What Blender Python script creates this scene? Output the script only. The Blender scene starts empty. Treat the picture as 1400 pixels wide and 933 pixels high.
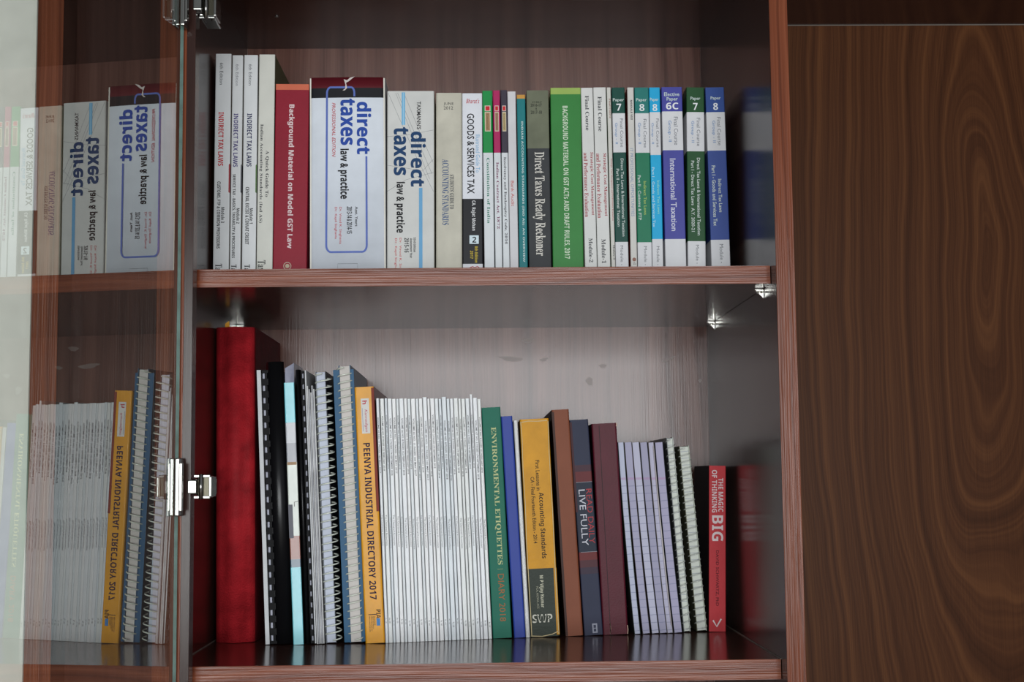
import bpy, bmesh, math, random
from mathutils import Vector, Matrix
random.seed(7)
sc = bpy.context.scene
COL = sc.collection
# ---------------------------------------------------------------- camera
CAM = Vector((0.303609, -1.499831, 1.5))
YAW, PIT, ROL = -0.0221535, 0.0946018, 0.010008
def rot(ax, a): return Matrix.Rotation(a, 3, ax)
RM = rot('Z', YAW) @ rot('X', PIT) @ rot('Y', ROL)      # right, forward, up as columns
FPX = 1944.0
cam = bpy.data.cameras.new('camera'); cam.lens = 50; cam.sensor_width = 36; cam.clip_start = .05
co = bpy.data.objects.new('camera', cam); COL.objects.link(co); sc.camera = co
r, f, u = RM.col[0], RM.col[1], RM.col[2]
co.matrix_world = Matrix(((r[0], u[0], -f[0], CAM.x), (r[1], u[1], -f[1], CAM.y), (r[2], u[2], -f[2], CAM.z), (0, 0, 0, 1)))
# ---------------------------------------------------------------- light and exposure
sc.view_settings.view_transform = 'Standard'; sc.view_settings.look = 'None'
sc.view_settings.gamma = 1; sc.view_settings.exposure = 0.36; sc.view_settings.use_curve_mapping = False
world = bpy.data.worlds.new('room_ambience'); sc.world = world; world.use_nodes = True
world.node_tree.nodes['Background'].inputs[0].default_value = (.80, .84, .90, 1)
world.node_tree.nodes['Background'].inputs[1].default_value = 0.28
def area(name, loc, target, sx, sy, energy, colr):
    l = bpy.data.lights.new(name, 'AREA'); l.shape = 'RECTANGLE'; l.size = sx; l.size_y = sy; l.energy = energy; l.color = colr
    o = bpy.data.objects.new(name, l); COL.objects.link(o); o.location = loc
    o.rotation_euler = (Vector(target) - Vector(loc)).to_track_quat('-Z', 'Y').to_euler(); return o
area('window_light', (.48, -4.0, 1.55), (.48, 0, 1.55), 2.1, 1.36, 88, (.95, .98, 1))
# ---------------------------------------------------------------- measured sizes of the cabinet
W, D, S = .62, .474645, .029117
X0 = -.0233                                              # inner face of the left side; the front stile laps over it to x = 0
ZT, ZM1, ZM0, ZB1, ZB0, PW = 2.106274, 1.72534, 1.705702, 1.303423, 1.28243, .0197
def at(x, y, Y):
    d = RM @ Vector((x - 700, FPX, 466.5 - y)); t = (Y - CAM.y) / d.y
    return CAM + d * t
def zlow(X): return ZB1
# ---------------------------------------------------------------- helpers
def lin(c):
    return tuple(((v / 255) / 12.92 if v / 255 <= .04045 else ((v / 255 + .055) / 1.055) ** 2.4) for v in c) + (1,)
MATS = {}
def mat(rgb, rough=.45, name='print', spec=.15, metal=0, bump=0, bscale=300, var=0, coat=0):
    key = (tuple(rgb), rough, spec, metal, bump, bscale, var, coat)
    if key in MATS: return MATS[key]
    m = bpy.data.materials.new(name); m.use_nodes = True; nt = m.node_tree; b = nt.nodes['Principled BSDF']
    b.inputs['Base Color'].default_value = lin(rgb); b.inputs['Roughness'].default_value = rough
    b.inputs['Specular IOR Level'].default_value = spec; b.inputs['Metallic'].default_value = metal
    b.inputs['Coat Weight'].default_value = coat; b.inputs['Coat Roughness'].default_value = .08
    tc = nt.nodes.new('ShaderNodeTexCoord')
    n = nt.nodes.new('ShaderNodeTexNoise'); n.inputs['Scale'].default_value = bscale; n.inputs['Detail'].default_value = 3
    nt.links.new(tc.outputs['Object'], n.inputs['Vector'])
    if bump:
        bp = nt.nodes.new('ShaderNodeBump'); bp.inputs['Strength'].default_value = bump; bp.inputs['Distance'].default_value = .001
        nt.links.new(n.outputs['Fac'], bp.inputs['Height']); nt.links.new(bp.outputs['Normal'], b.inputs['Normal'])
    n2 = nt.nodes.new('ShaderNodeTexNoise'); n2.inputs['Scale'].default_value = 40; n2.inputs['Detail'].default_value = 4
    nt.links.new(tc.outputs['Object'], n2.inputs['Vector'])
    hs = nt.nodes.new('ShaderNodeHueSaturation'); hs.inputs['Color'].default_value = lin(rgb)
    mr = nt.nodes.new('ShaderNodeMapRange'); v = var or .05
    mr.inputs['To Min'].default_value = 1 - v; mr.inputs['To Max'].default_value = 1 + v
    mr.inputs['From Min'].default_value = .3; mr.inputs['From Max'].default_value = .7
    nt.links.new(n2.outputs['Fac'], mr.inputs['Value']); nt.links.new(mr.outputs[0], hs.inputs['Value'])
    nt.links.new(hs.outputs[0], b.inputs['Base Color'])
    MATS[key] = m; return m
def lam(name, dark, mid, light, rough=.2, centre=None, scale=1.0, bump=.15, horiz=False, spec=.5, grainbump=None):
    """walnut laminate: nested long cathedral rings round a centre, fine pores along the grain"""
    m = bpy.data.materials.new(name); m.use_nodes = True; nt = m.node_tree; b = nt.nodes['Principled BSDF']; L = nt.links.new
    b.inputs['Roughness'].default_value = rough; b.inputs['Specular IOR Level'].default_value = spec
    tc = nt.nodes.new('ShaderNodeTexCoord')
    mp0 = nt.nodes.new('ShaderNodeMapping'); L(tc.outputs['Object'], mp0.inputs['Vector'])
    if horiz: mp0.inputs['Rotation'].default_value = (0, math.pi / 2, 0)
    c = centre or (5.3, 0, .4)
    mp0.inputs['Location'].default_value = (-c[0], -c[1], -c[2])
    # slow warp of the grain
    mw = nt.nodes.new('ShaderNodeMapping'); mw.inputs['Scale'].default_value = (3.2, 3.2, 1.5); L(mp0.outputs[0], mw.inputs['Vector'])
    nw = nt.nodes.new('ShaderNodeTexNoise'); nw.inputs['Scale'].default_value = 1.6; nw.inputs['Detail'].default_value = 2; L(mw.outputs[0], nw.inputs['Vector'])
    sb = nt.nodes.new('ShaderNodeVectorMath'); sb.operation = 'SUBTRACT'; L(nw.outputs['Color'], sb.inputs[0]); sb.inputs[1].default_value = (.5, .5, .5)
    ms = nt.nodes.new('ShaderNodeVectorMath'); ms.operation = 'MULTIPLY'; L(sb.outputs[0], ms.inputs[0]); ms.inputs[1].default_value = (.05, .0, .5)
    ad = nt.nodes.new('ShaderNodeVectorMath'); L(mp0.outputs[0], ad.inputs[0]); L(ms.outputs[0], ad.inputs[1])
    sx = nt.nodes.new('ShaderNodeMapping'); sx.inputs['Scale'].default_value = (1, 0 if centre else .6, .19 if centre else .10); L(ad.outputs[0], sx.inputs['Vector'])
    ln = nt.nodes.new('ShaderNodeVectorMath'); ln.operation = 'LENGTH'; L(sx.outputs[0], ln.inputs[0])
    cx = nt.nodes.new('ShaderNodeCombineXYZ'); L(ln.outputs['Value'], cx.inputs[0])
    nr = nt.nodes.new('ShaderNodeTexNoise'); nr.inputs['Scale'].default_value = 55 * scale; nr.inputs['Detail'].default_value = 3.5; nr.inputs['Roughness'].default_value = .62
    L(cx.outputs[0], nr.inputs['Vector'])
    mp = nt.nodes.new('ShaderNodeMapping'); mp.inputs['Scale'].default_value = (700, 700, 9); L(mp0.outputs[0], mp.inputs['Vector'])
    npn = nt.nodes.new('ShaderNodeTexNoise'); npn.inputs['Scale'].default_value = 1; npn.inputs['Detail'].default_value = 2; L(mp.outputs[0], npn.inputs['Vector'])
    mx = nt.nodes.new('ShaderNodeMath'); mx.operation = 'MULTIPLY_ADD'; L(npn.outputs['Fac'], mx.inputs[0]); mx.inputs[1].default_value = .22; L(nr.outputs['Fac'], mx.inputs[2])
    cr = nt.nodes.new('ShaderNodeValToRGB'); L(mx.outputs[0], cr.inputs[0])
    e = cr.color_ramp.elements; e[0].position = .42; e[0].color = lin(dark); e[1].position = .82; e[1].color = lin(light)
    q = cr.color_ramp.elements.new(.58); q.color = lin(mid)
    L(cr.outputs[0], b.inputs['Base Color'])
    bp = nt.nodes.new('ShaderNodeBump'); bp.inputs['Strength'].default_value = bump; bp.inputs['Distance'].default_value = .0006
    L((npn if grainbump is None else npn).outputs['Fac'], bp.inputs['Height']); L(bp.outputs['Normal'], b.inputs['Normal'])
    return m
def link(name, me, parent=None, mats=()):
    for m in mats: me.materials.append(m)
    o = bpy.data.objects.new(name, me); COL.objects.link(o); o.parent = parent; return o
def pydata(name, verts, faces, parent=None, mats=(), mi=None, smooth=False):
    me = bpy.data.meshes.new(name); me.from_pydata([tuple(v) for v in verts], [], faces)
    o = link(name, me, parent, mats)
    if mi:
        for p, i in zip(me.polygons, mi): p.material_index = i
    if smooth:
        for p in me.polygons: p.use_smooth = True
    return o
def bxm(bm, x0, x1, y0, y1, z0, z1, bev=0, mi=0):
    vs = [bm.verts.new(p) for p in ((x0,y0,z0),(x1,y0,z0),(x1,y1,z0),(x0,y1,z0),(x0,y0,z1),(x1,y0,z1),(x1,y1,z1),(x0,y1,z1))]
    fs = [bm.faces.new([vs[i] for i in q]) for q in ((3,2,1,0),(4,5,6,7),(0,1,5,4),(1,2,6,5),(2,3,7,6),(3,0,4,7))]
    for fc in fs: fc.material_index = mi
    if bev:
        es = list({e for fc in fs for e in fc.edges})
        bmesh.ops.bevel(bm, geom=es, offset=bev, segments=2, affect='EDGES', profile=.6)
def box(name, b, m, parent=None, bev=.0008):
    bm = bmesh.new(); bxm(bm, *b, bev=bev); me = bpy.data.meshes.new(name); bm.to_mesh(me); bm.free()
    return link(name, me, parent, [m])
def tubem(bm, pts, rad, n=6, mi=0, cap=True):
    rings = []; P = [Vector(p) for p in pts]
    for i, p in enumerate(P):
        t = (P[min(i + 1, len(P) - 1)] - P[max(i - 1, 0)]).normalized()
        a = t.orthogonal().normalized() if i == 0 else (rings_a - t * rings_a.dot(t)).normalized()
        rings_a = a; c = t.cross(a); rr = rad[i] if isinstance(rad, (list, tuple)) else rad
        rings.append([bm.verts.new(p + (a * math.cos(k * 2 * math.pi / n) + c * math.sin(k * 2 * math.pi / n)) * rr) for k in range(n)])
    for A, B in zip(rings, rings[1:]):
        for k in range(n):
            fc = bm.faces.new((A[k], A[(k + 1) % n], B[(k + 1) % n], B[k])); fc.material_index = mi; fc.smooth = True
    if cap: bm.faces.new(rings[0][::-1]); bm.faces.new(rings[-1])
def finish(bm, name, mats, parent=None):
    me = bpy.data.meshes.new(name); bm.normal_update(); bm.to_mesh(me); bm.free(); return link(name, me, parent, mats)
def thing(name, label, cat, loc=(0, 0, 0), group=None):
    o = bpy.data.objects.new(name, None); COL.objects.link(o); o.location = loc; o.empty_display_size = .02
    o['label'] = label; o['category'] = cat
    if group: o['group'] = group
    return o
# ---------------------------------------------------------------- lettering
# glyph outlines: key advance loops
GLYPHS = """bA 345 0,0 126,359 219,359 345,0 264,0 238,85 108,85 82,0/173,303 170,292 166,278 162,264 158,250 154,239 152,232 127,149 220,149 193,232 190,241 187,253 183,266 179,280 175,292
bB 336 45,0 45,357 156,357 219,352 264,337 291,309 301,267 297,238 286,215 269,198 246,190 246,187 263,182 278,175 291,164 301,149 307,129 310,104 301,60 275,28 233,7 179,0/161,295 121,295 121,216 165,216 192,218 210,226 220,239 223,257 219,274 208,286 189,293/168,156 121,156 121,62 170,62 199,66 218,76 228,91 231,111 228,129 217,143 198,152
bC 319 147,356 197,362 223,360 250,355 276,347 301,337 277,275 256,284 236,292 216,297 197,299 158,291 130,267 113,228 107,178 112,127 128,89 156,66 197,58 218,59 240,63 263,69 288,77 288,14 264,5 241,-1 217,-4 190,-5 139,1 99,18 68,45 46,82 33,126 29,178 34,229 49,274 72,311 105,339
bD 370 45,0 45,357 157,357 209,352 254,337 291,312 318,278 335,235 341,182 328,103 290,46 228,11 146,0/161,295 121,295 121,62 153,62 235,92 263,180 256,232 237,267 205,288
bE 280 45,0 45,357 251,357 251,295 121,295 121,217 242,217 242,155 121,155 121,62 251,62 251,0
bF 274 45,0 45,357 250,357 250,295 120,295 120,203 241,203 241,141 120,141 120,0
bG 362 160,356 216,362 244,361 272,356 298,349 322,340 297,280 279,287 259,294 238,298 215,299 184,295 158,284 136,266 120,242 110,212 107,178 109,145 117,116 129,91 147,73 170,62 200,58 215,58 227,60 238,61 248,63 248,138 181,138 181,201 322,201 322,16 293,7 264,1 231,-4 195,-5 124,7 72,42 40,100 29,179 34,231 51,276 77,312 114,340
bH 383 45,0 45,357 121,357 121,217 262,217 262,357 338,357 338,0 262,0 262,154 121,154 121,0
bI 195 16,314 16,357 179,357 179,314 135,294 135,63 179,43 179,0 16,0 16,43 60,63 60,294
bJ 166 45,23 45,357 121,357 121,23 117,-19 106,-51 89,-76 67,-92 39,-102 8,-105 -6,-105 -18,-103 -28,-101 -37,-100 -37,-37 -29,-38 -20,-40 -11,-41 -2,-42 11,-40 22,-37 32,-29 39,-18 44,0
bK 332 45,0 45,357 121,357 121,194 128,204 135,215 143,225 151,236 247,357 331,357 207,199 332,0 246,0 153,151 121,128 121,0
bL 283 45,0 45,357 121,357 121,62 266,62 266,0
bM 472 45,0 45,357 148,357 233,84 234,84 324,357 427,357 427,0 356,0 356,169 356,187 357,208 358,229 358,250 359,267 360,280 358,280 266,0 196,0 110,280 108,280 109,268 110,250 111,229 112,207 112,186 113,166 113,0
bN 407 45,0 45,357 141,357 296,90 297,90 296,114 295,139 294,164 294,188 294,357 362,357 362,0 266,0 110,270 108,270 110,245 111,219 112,194 113,168 113,0
bO 398 146,357 200,363 252,357 295,340 328,312 351,276 364,231 369,179 364,127 351,82 328,46 295,18 252,1 199,-5 146,1 103,18 70,46 47,83 34,128 29,180 34,231 47,276 70,312 103,340/200,300 158,292 130,268 114,229 109,179 114,129 130,91 158,67 199,59 241,67 269,91 284,129 290,179 284,229 269,268 241,292
bP 314 45,0 45,357 159,357 219,350 260,327 284,292 292,246 288,215 279,187 261,163 235,144 200,131 153,127 121,127 121,0/155,295 121,295 121,189 146,189 174,192 196,202 210,218 215,243 200,282
bQ 398 146,357 200,363 252,357 295,340 328,312 351,276 364,231 369,179 364,123 348,75 320,37 281,11 367,-85 270,-85 205,-5 199,-5 146,1 103,18 70,46 47,83 34,128 29,180 34,231 47,276 70,312 103,340/200,300 158,292 130,268 114,229 109,179 114,129 130,91 158,67 199,59 241,67 269,91 284,129 290,179 284,229 269,268 241,292
bR 330 45,0 45,357 149,357 212,350 257,331 283,297 292,250 289,227 282,207 272,190 258,176 242,165 225,156 330,0 246,0 161,137 121,137 121,0/144,295 121,295 121,199 145,199 177,202 199,211 211,227 215,248 211,270 198,284 176,292
bS 275 98,355 148,362 175,360 201,356 227,348 254,337 230,278 206,287 186,294 166,298 146,299 127,297 113,289 104,278 101,263 105,246 118,233 139,221 169,206 194,193 215,179 232,164 245,146 253,125 256,99 247,56 221,23 180,2 124,-5 71,0 23,16 23,87 49,76 76,67 103,60 130,58 154,60 170,68 179,80 182,96 177,114 162,128 139,141 112,154 99,160 85,168 71,177 57,189 45,202 36,219 29,238 27,261 35,303 60,335
bT 290 10,294 10,357 280,357 280,294 183,294 183,0 107,0 107,294
bU 378 43,127 43,357 118,357 118,139 123,101 136,77 158,63 190,59 221,63 243,78 256,103 260,139 260,357 336,357 336,126 331,91 319,59 299,33 270,12 233,-1 188,-5 125,4 80,31 52,73
bV 325 121,0 0,357 77,357 144,145 146,137 149,124 153,109 157,93 160,78 163,66 165,78 168,93 172,109 176,124 179,137 181,145 249,357 325,357 204,0
bW 484 91,0 0,357 75,357 120,162 123,149 127,133 130,116 133,98 136,82 138,69 139,82 142,98 145,115 149,132 152,146 154,157 206,357 278,357 330,157 332,147 335,132 338,115 342,98 344,82 346,69 348,82 351,98 354,116 357,133 361,149 364,162 409,357 484,357 393,0 307,0 258,188 256,194 254,204 252,215 249,228 247,241 245,253 243,263 242,271 241,263 239,253 236,241 234,228 232,216 229,204 227,194 225,187 177,0
bX 334 119,184 8,357 91,357 168,229 244,357 325,357 213,180 334,0 247,0 164,135 81,0 0,0
bY 312 119,137 0,357 82,357 156,210 231,357 312,357 194,139 194,0 119,0
bZ 290 16,295 16,357 273,357 273,308 102,62 278,62 278,0 12,0 12,49 183,295
ba 302 123,277 151,279 200,273 235,255 257,225 265,182 265,0 213,0 198,37 196,37 178,18 159,5 136,-3 106,-5 72,0 45,16 27,43 21,82 29,119 52,146 90,162 143,169 191,170 191,182 188,201 179,214 166,221 148,224 128,222 109,218 90,211 71,204 47,254 70,264 95,272/191,127 162,126 131,122 112,113 101,99 98,81 100,66 108,57 119,51 134,50 156,53 174,64 186,81 191,104
bb 316 39,0 39,380 114,380 114,292 113,276 113,261 112,248 111,238 114,238 126,253 143,266 164,275 191,278 233,269 266,242 287,198 294,137 287,76 265,31 232,4 189,-5 162,-2 142,6 126,17 114,30 109,30 96,0/142,214 126,201 117,178 114,146 114,138 116,103 125,77 142,61 168,56 189,61 205,77 215,103 218,138 215,173 204,198 188,213 167,219
bc 257 119,274 157,278 183,277 205,273 225,267 242,260 220,202 203,208 187,214 172,217 157,218 113,197 99,136 102,100 114,75 132,60 157,56 179,57 198,62 216,69 233,79 233,16 216,6 197,0 176,-4 150,-5 96,3 56,29 31,72 23,135 27,180 40,217 60,244 87,263
bd 316 203,293 203,380 278,380 278,0 221,0 206,36 203,36 190,20 174,7 152,-2 126,-5 84,4 51,31 30,75 23,136 30,198 52,242 85,269 128,278 154,275 176,267 193,254 206,238 209,238 207,248 205,261 204,277/178,212 151,218 129,212 112,196 102,170 98,135 102,100 112,75 129,60 152,55 178,59 195,73 205,96 208,128 208,136 205,171 196,197
be 296 115,274 152,278 202,270 241,246 266,207 274,154 274,118 98,118 103,90 117,69 138,55 166,51 191,52 214,56 236,62 259,72 259,15 238,6 216,0 192,-4 163,-5 124,-1 90,10 62,29 41,57 27,91 23,135 27,178 39,214 58,242 84,262/152,225 132,222 116,211 105,193 100,168 204,168 201,190 191,209 175,221
bf 194 120,381 148,383 168,382 187,379 203,375 216,371 197,317 188,319 179,321 168,323 156,324 142,321 133,314 127,303 126,290 126,273 190,273 190,217 126,217 126,0 51,0 51,217 10,217 10,253 51,273 51,293 54,324 63,347 77,364 96,375
bg 316 84,269 128,278 173,268 207,238 209,238 215,273 278,273 278,-1 269,-52 243,-90 200,-112 141,-120 113,-119 87,-117 63,-112 39,-104 39,-45 91,-60 146,-66 189,-50 203,-4 203,2 203,11 204,20 204,28 205,36 203,36 188,17 170,5 149,-3 126,-5 82,4 50,32 29,77 23,136 30,196 51,241/177,213 151,218 112,197 99,135 112,74 152,54 177,58 194,70 205,92 208,127 208,136 205,173 195,199
bh 329 39,0 39,380 114,380 114,303 113,283 112,264 111,248 110,238 114,238 129,256 148,269 169,276 193,278 233,272 264,254 284,223 291,178 291,0 217,0 217,160 206,204 173,219 144,213 126,195 117,167 114,128 114,0
bi 153 61,378 77,380 92,378 105,372 114,361 117,344 114,326 105,315 92,309 77,307 61,309 48,315 39,326 36,344 39,361 48,372/39,0 39,273 114,273 114,0
bj 153 61,378 77,380 92,378 105,372 114,361 117,344 114,326 105,315 92,309 77,307 61,309 48,315 39,326 36,344 39,361 48,372/39,-19 39,273 114,273 114,-30 111,-53 104,-75 92,-93 73,-108 49,-117 17,-120 4,-120 -9,-118 -22,-116 -32,-114 -32,-56 -23,-57 -15,-59 -7,-60 3,-60 17,-58 29,-52 36,-39
bk 310 39,0 39,380 114,380 114,210 113,195 112,179 111,164 110,149 111,149 118,159 126,170 134,180 143,190 220,273 304,273 195,155 310,0 224,0 146,111 114,85 114,0
bl 153 39,0 39,380 114,380 114,0
bm 491 166,276 190,278 217,276 241,268 259,256 273,238 279,238 294,256 314,269 336,276 360,278 400,272 430,254 448,223 454,178 454,0 379,0 379,160 369,204 338,219 313,213 296,198 287,172 284,137 284,0 209,0 209,160 199,204 168,219 142,213 125,195 116,167 114,128 114,0 39,0 39,273 96,273 106,238 110,238 125,256 144,269
bn 329 169,276 194,278 234,272 265,254 284,223 291,178 291,0 217,0 217,160 214,185 206,204 192,215 173,219 144,213 126,195 117,167 114,128 114,0 39,0 39,273 96,273 106,238 110,238 125,256 146,269
bo 310 100,269 156,278 192,274 224,262 250,241 270,214 283,179 287,137 278,77 251,32 209,4 154,-5 118,-1 86,12 60,32 40,60 27,95 23,137 31,197 58,242/155,218 129,213 112,198 102,172 99,137 102,101 112,76 129,60 155,55 180,60 198,76 208,101 211,137 208,172 198,198 180,213
bp 316 164,275 191,278 233,269 266,242 287,198 294,137 287,76 265,31 231,4 189,-5 163,-2 142,6 126,17 114,30 110,30 113,9 114,-10 114,-120 39,-120 39,273 100,273 110,238 114,238 126,253 143,266/126,201 117,178 114,146 114,138 116,103 125,77 142,61 168,56 190,61 206,77 215,103 218,138 205,198 167,219 142,214
bq 316 85,269 127,278 154,275 176,267 193,254 206,238 208,238 215,273 278,273 278,-120 203,-120 203,-6 204,15 206,36 203,36 191,20 174,7 153,-2 126,-5 84,4 51,31 30,75 23,136 30,198 52,242/178,212 151,218 128,212 112,196 102,170 99,135 112,74 152,54 178,58 195,72 205,95 208,127 208,136 205,171 196,197
br 227 166,274 192,278 198,278 205,278 211,277 217,276 211,206 207,207 201,208 194,208 189,209 170,207 153,202 137,193 124,180 116,162 114,139 114,0 39,0 39,273 96,273 107,227 110,227 124,247 143,263
bs 249 86,273 131,278 155,277 179,273 202,266 227,257 204,203 185,211 166,217 148,222 130,223 105,219 97,205 98,199 101,193 107,188 117,182 132,175 154,166 175,156 194,146 209,135 220,121 227,103 230,81 222,44 200,17 164,1 113,-5 87,-4 64,-1 44,4 23,11 23,73 46,63 71,56 94,51 116,50 134,51 147,56 154,64 156,73 155,80 152,86 146,91 136,98 120,106 97,116 74,127 55,138 41,150 31,164 25,181 23,202 30,235 52,259
bt 217 53,274 74,331 122,331 122,273 198,273 198,217 122,217 122,86 124,72 131,62 141,56 154,55 166,55 178,57 190,60 201,63 201,8 188,3 171,-1 153,-4 133,-5 109,-3 89,3 72,14 58,31 50,54 47,86 47,217 12,217 12,249
bu 329 38,95 38,273 112,273 112,114 115,88 123,70 136,58 156,55 185,60 203,78 212,106 215,145 215,273 290,273 290,0 233,0 223,35 219,35 203,17 183,5 159,-3 135,-5 95,1 64,19 44,50
bv 284 104,0 0,273 78,273 131,118 135,103 138,89 140,74 141,62 143,62 147,89 154,118 207,273 285,273 181,0
bw 428 83,0 5,273 79,273 111,152 114,138 117,122 119,105 122,88 124,74 126,62 128,62 128,71 130,81 131,93 133,106 135,117 137,128 139,137 140,142 174,273 256,273 288,142 290,133 292,120 295,104 297,88 299,74 300,62 302,62 303,73 305,87 308,104 311,122 314,138 318,152 350,273 423,273 345,0 264,0 243,96 240,106 237,121 233,138 229,157 224,175 220,192 217,206 215,216 213,216 210,206 207,192 203,175 199,157 195,138 191,121 187,106 185,95 163,0
bx 289 95,140 7,273 92,273 145,186 198,273 282,273 194,140 287,0 202,0 145,94 87,0 3,0
by 284 109,2 0,273 82,273 133,120 137,108 139,97 141,85 142,72 144,72 145,85 148,97 151,108 154,120 205,273 285,273 169,-35 150,-72 124,-99 92,-115 55,-120 43,-120 33,-119 25,-117 17,-116 17,-57 23,-58 30,-59 38,-60 47,-60 68,-56 84,-46 96,-30 104,-12
bz 244 21,216 21,273 225,273 225,225 102,57 229,57 229,0 14,0 14,44 140,216
b0 286 102,357 143,363 198,350 237,314 260,256 268,179 264,125 255,80 239,44 216,17 184,1 143,-5 87,7 48,44 25,102 18,179 21,232 30,278 46,314 70,341/166,294 143,302 119,294 104,271 96,232 93,179 96,125 104,87 119,64 143,56 166,64 182,87 190,125 193,179 190,232 182,271
b1 286 30,266 145,357 207,357 207,0 131,0 131,207 131,222 132,241 132,260 133,278 129,273 122,267 114,259 107,253 66,220
b2 286 117,360 147,362 179,359 207,349 229,334 246,315 256,292 260,266 257,237 248,212 233,188 214,164 189,138 160,110 114,67 114,64 270,64 270,0 20,0 20,53 110,143 134,168 153,189 167,207 177,224 183,240 185,257 182,275 173,289 159,296 141,299 121,297 101,290 81,278 60,263 19,311 35,324 52,336 70,346 92,355
b3 286 100,360 136,362 185,356 223,340 247,313 256,277 250,244 233,218 208,200 179,188 179,187 216,178 244,161 260,136 266,104 262,75 251,48 231,26 204,9 167,-1 122,-5 67,0 19,15 19,79 43,68 67,61 92,57 114,55 148,59 171,69 183,86 187,109 185,122 180,134 169,143 153,149 131,153 101,155 74,155 74,213 102,213 131,214 152,219 166,226 175,236 180,247 182,261 179,277 170,290 154,298 131,301 107,299 86,292 69,284 55,275 20,327 42,341 69,352
b4 286 9,127 165,357 235,357 235,133 278,133 278,74 235,74 235,0 161,0 161,74 9,74/164,271 162,271 157,261 153,251 147,241 141,232 75,133 161,133 161,193 161,206 162,221 162,237 163,252 163,264
b5 286 32,175 45,357 239,357 239,293 111,293 105,223 113,225 123,227 134,228 150,228 181,225 208,216 231,200 248,179 259,152 263,120 254,68 227,28 182,3 121,-5 93,-4 68,0 45,6 25,15 25,80 45,71 69,63 94,58 118,57 148,60 169,70 183,88 187,113 169,154 116,167 101,166 87,164 73,162 62,159
b6 286 155,358 197,361 208,361 221,360 234,359 245,358 245,297 235,299 224,301 213,302 202,302 162,299 133,288 112,271 99,249 91,222 87,191 90,191 102,207 119,220 140,229 168,232 210,225 242,203 263,167 270,119 261,67 237,28 198,3 148,-5 113,-1 82,12 56,33 35,63 22,103 18,152 19,182 22,213 28,242 38,269 51,295 69,317 92,335 121,349/148,174 133,172 119,167 108,158 100,148 94,136 93,125 94,108 99,92 106,78 117,66 130,58 147,56 167,59 183,71 193,90 197,118 193,141 185,159 169,170
b7 286 14,294 14,357 270,357 270,310 135,0 56,0 190,294
b8 286 114,359 143,362 173,359 200,352 223,340 241,324 253,302 257,275 252,246 239,223 218,204 193,189 212,178 229,165 245,151 257,134 265,115 268,93 264,65 252,41 233,22 208,7 178,-2 143,-5 90,1 50,21 26,51 18,91 23,124 38,150 60,170 86,187 64,203 45,223 33,247 29,276 33,302 45,324 63,340 87,352/143,307 126,304 112,297 103,286 100,270 103,253 113,240 127,229 143,220 159,229 173,239 183,253 186,270 183,286 174,297 160,304/140,156 119,144 102,130 91,114 88,95 91,77 101,63 118,54 142,51 167,54 184,62 195,76 198,95 196,107 190,118 181,128 170,137 158,145 146,152
b9 286 87,353 138,361 172,357 204,344 230,323 251,293 264,253 268,205 267,174 264,144 257,114 248,87 234,62 216,39 193,21 165,7 130,-2 89,-5 78,-5 65,-4 52,-3 41,-2 41,59 51,57 62,56 73,54 84,54 123,58 153,68 173,85 187,108 195,135 199,166 196,166 183,149 168,136 146,127 117,124 76,131 44,154 23,189 16,237 24,289 49,328/139,301 119,297 103,286 93,266 89,238 92,215 101,197 116,186 138,182 153,184 167,190 178,198 186,208 191,220 193,232 192,248 187,264 180,279 169,290 156,298
b& 312 75,318 144,341 207,318 232,261 216,211 171,169 211,124 227,144 244,175 306,175 280,122 249,80 323,-6 244,-6 207,38 152,1 100,-11 35,14 7,76 31,136 86,178 62,211 50,256/141,287 119,279 110,260 120,232 136,211 166,236 174,258 164,278/83,108 122,136 169,81 139,57 105,47 81,56 70,77
b, 110 27,58 53,68 83,52 94,13 79,-33 24,-70 24,-48 40,-23 41,1 25,9 17,33
b. 110 29,51 55,62 80,51 91,26 80,0 55,-11 29,0 18,26
b( 162 53,243 126,353 165,353 107,239 90,116 107,-7 165,-121 126,-121 53,-11 26,116
b) 162 54,239 -4,353 36,353 109,243 136,116 109,-11 36,-121 -4,-121 54,-7 72,116
b: 110 29,225 55,235 80,225 91,199 80,173 55,163 29,173 18,199/29,51 55,62 80,51 91,26 80,0 55,-11 29,0 18,26
b- 162 14,81 14,139 147,139 147,81
b' 94 19,364 19,299 31,225 63,225 75,299 75,364
sA 325 37,56 154,347 167,347 286,65 297,41 306,26 316,16 330,14 330,0 171,0 171,14 201,19 211,34 209,44 203,61 188,99 77,99 59,53 57,49 56,44 56,39 56,36 65,19 92,14 95,14 95,0 -7,0 -7,14 7,16 18,23 27,35/85,120 132,238 180,120
sB 330 12,327 12,339 164,339 262,320 295,261 275,211 214,184 287,153 312,98 303,57 276,26 234,6 177,0 12,0 12,13 33,16 47,24 53,38 56,61 56,275 55,293 52,307 46,316 38,322 27,325/161,323 147,321 140,316 137,307 136,291 136,188 140,188 174,191 196,203 208,224 212,257 209,287 201,307 185,319/147,172 136,172 136,49 137,34 142,25 151,20 165,18 193,23 211,37 221,61 224,96 220,131 206,155 183,168
sC 348 145,341 193,347 230,342 274,328 281,325 289,324 304,330 312,347 325,347 325,230 312,230 292,271 265,303 233,323 198,330 130,290 107,169 132,55 207,18 237,21 267,33 294,53 319,79 333,66 272,10 191,-8 144,-2 102,15 68,42 42,78 25,121 20,170 25,219 42,261 68,297 103,324
sD 369 11,327 11,339 165,339 244,328 302,295 337,242 349,170 304,42 170,0 15,0 15,13 35,16 47,22 53,34 55,56 55,279 53,303 45,317 32,324/166,323 150,321 141,315 137,304 136,287 136,54 137,36 141,25 150,20 166,18 208,27 238,56 255,103 261,171 237,285
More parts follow.
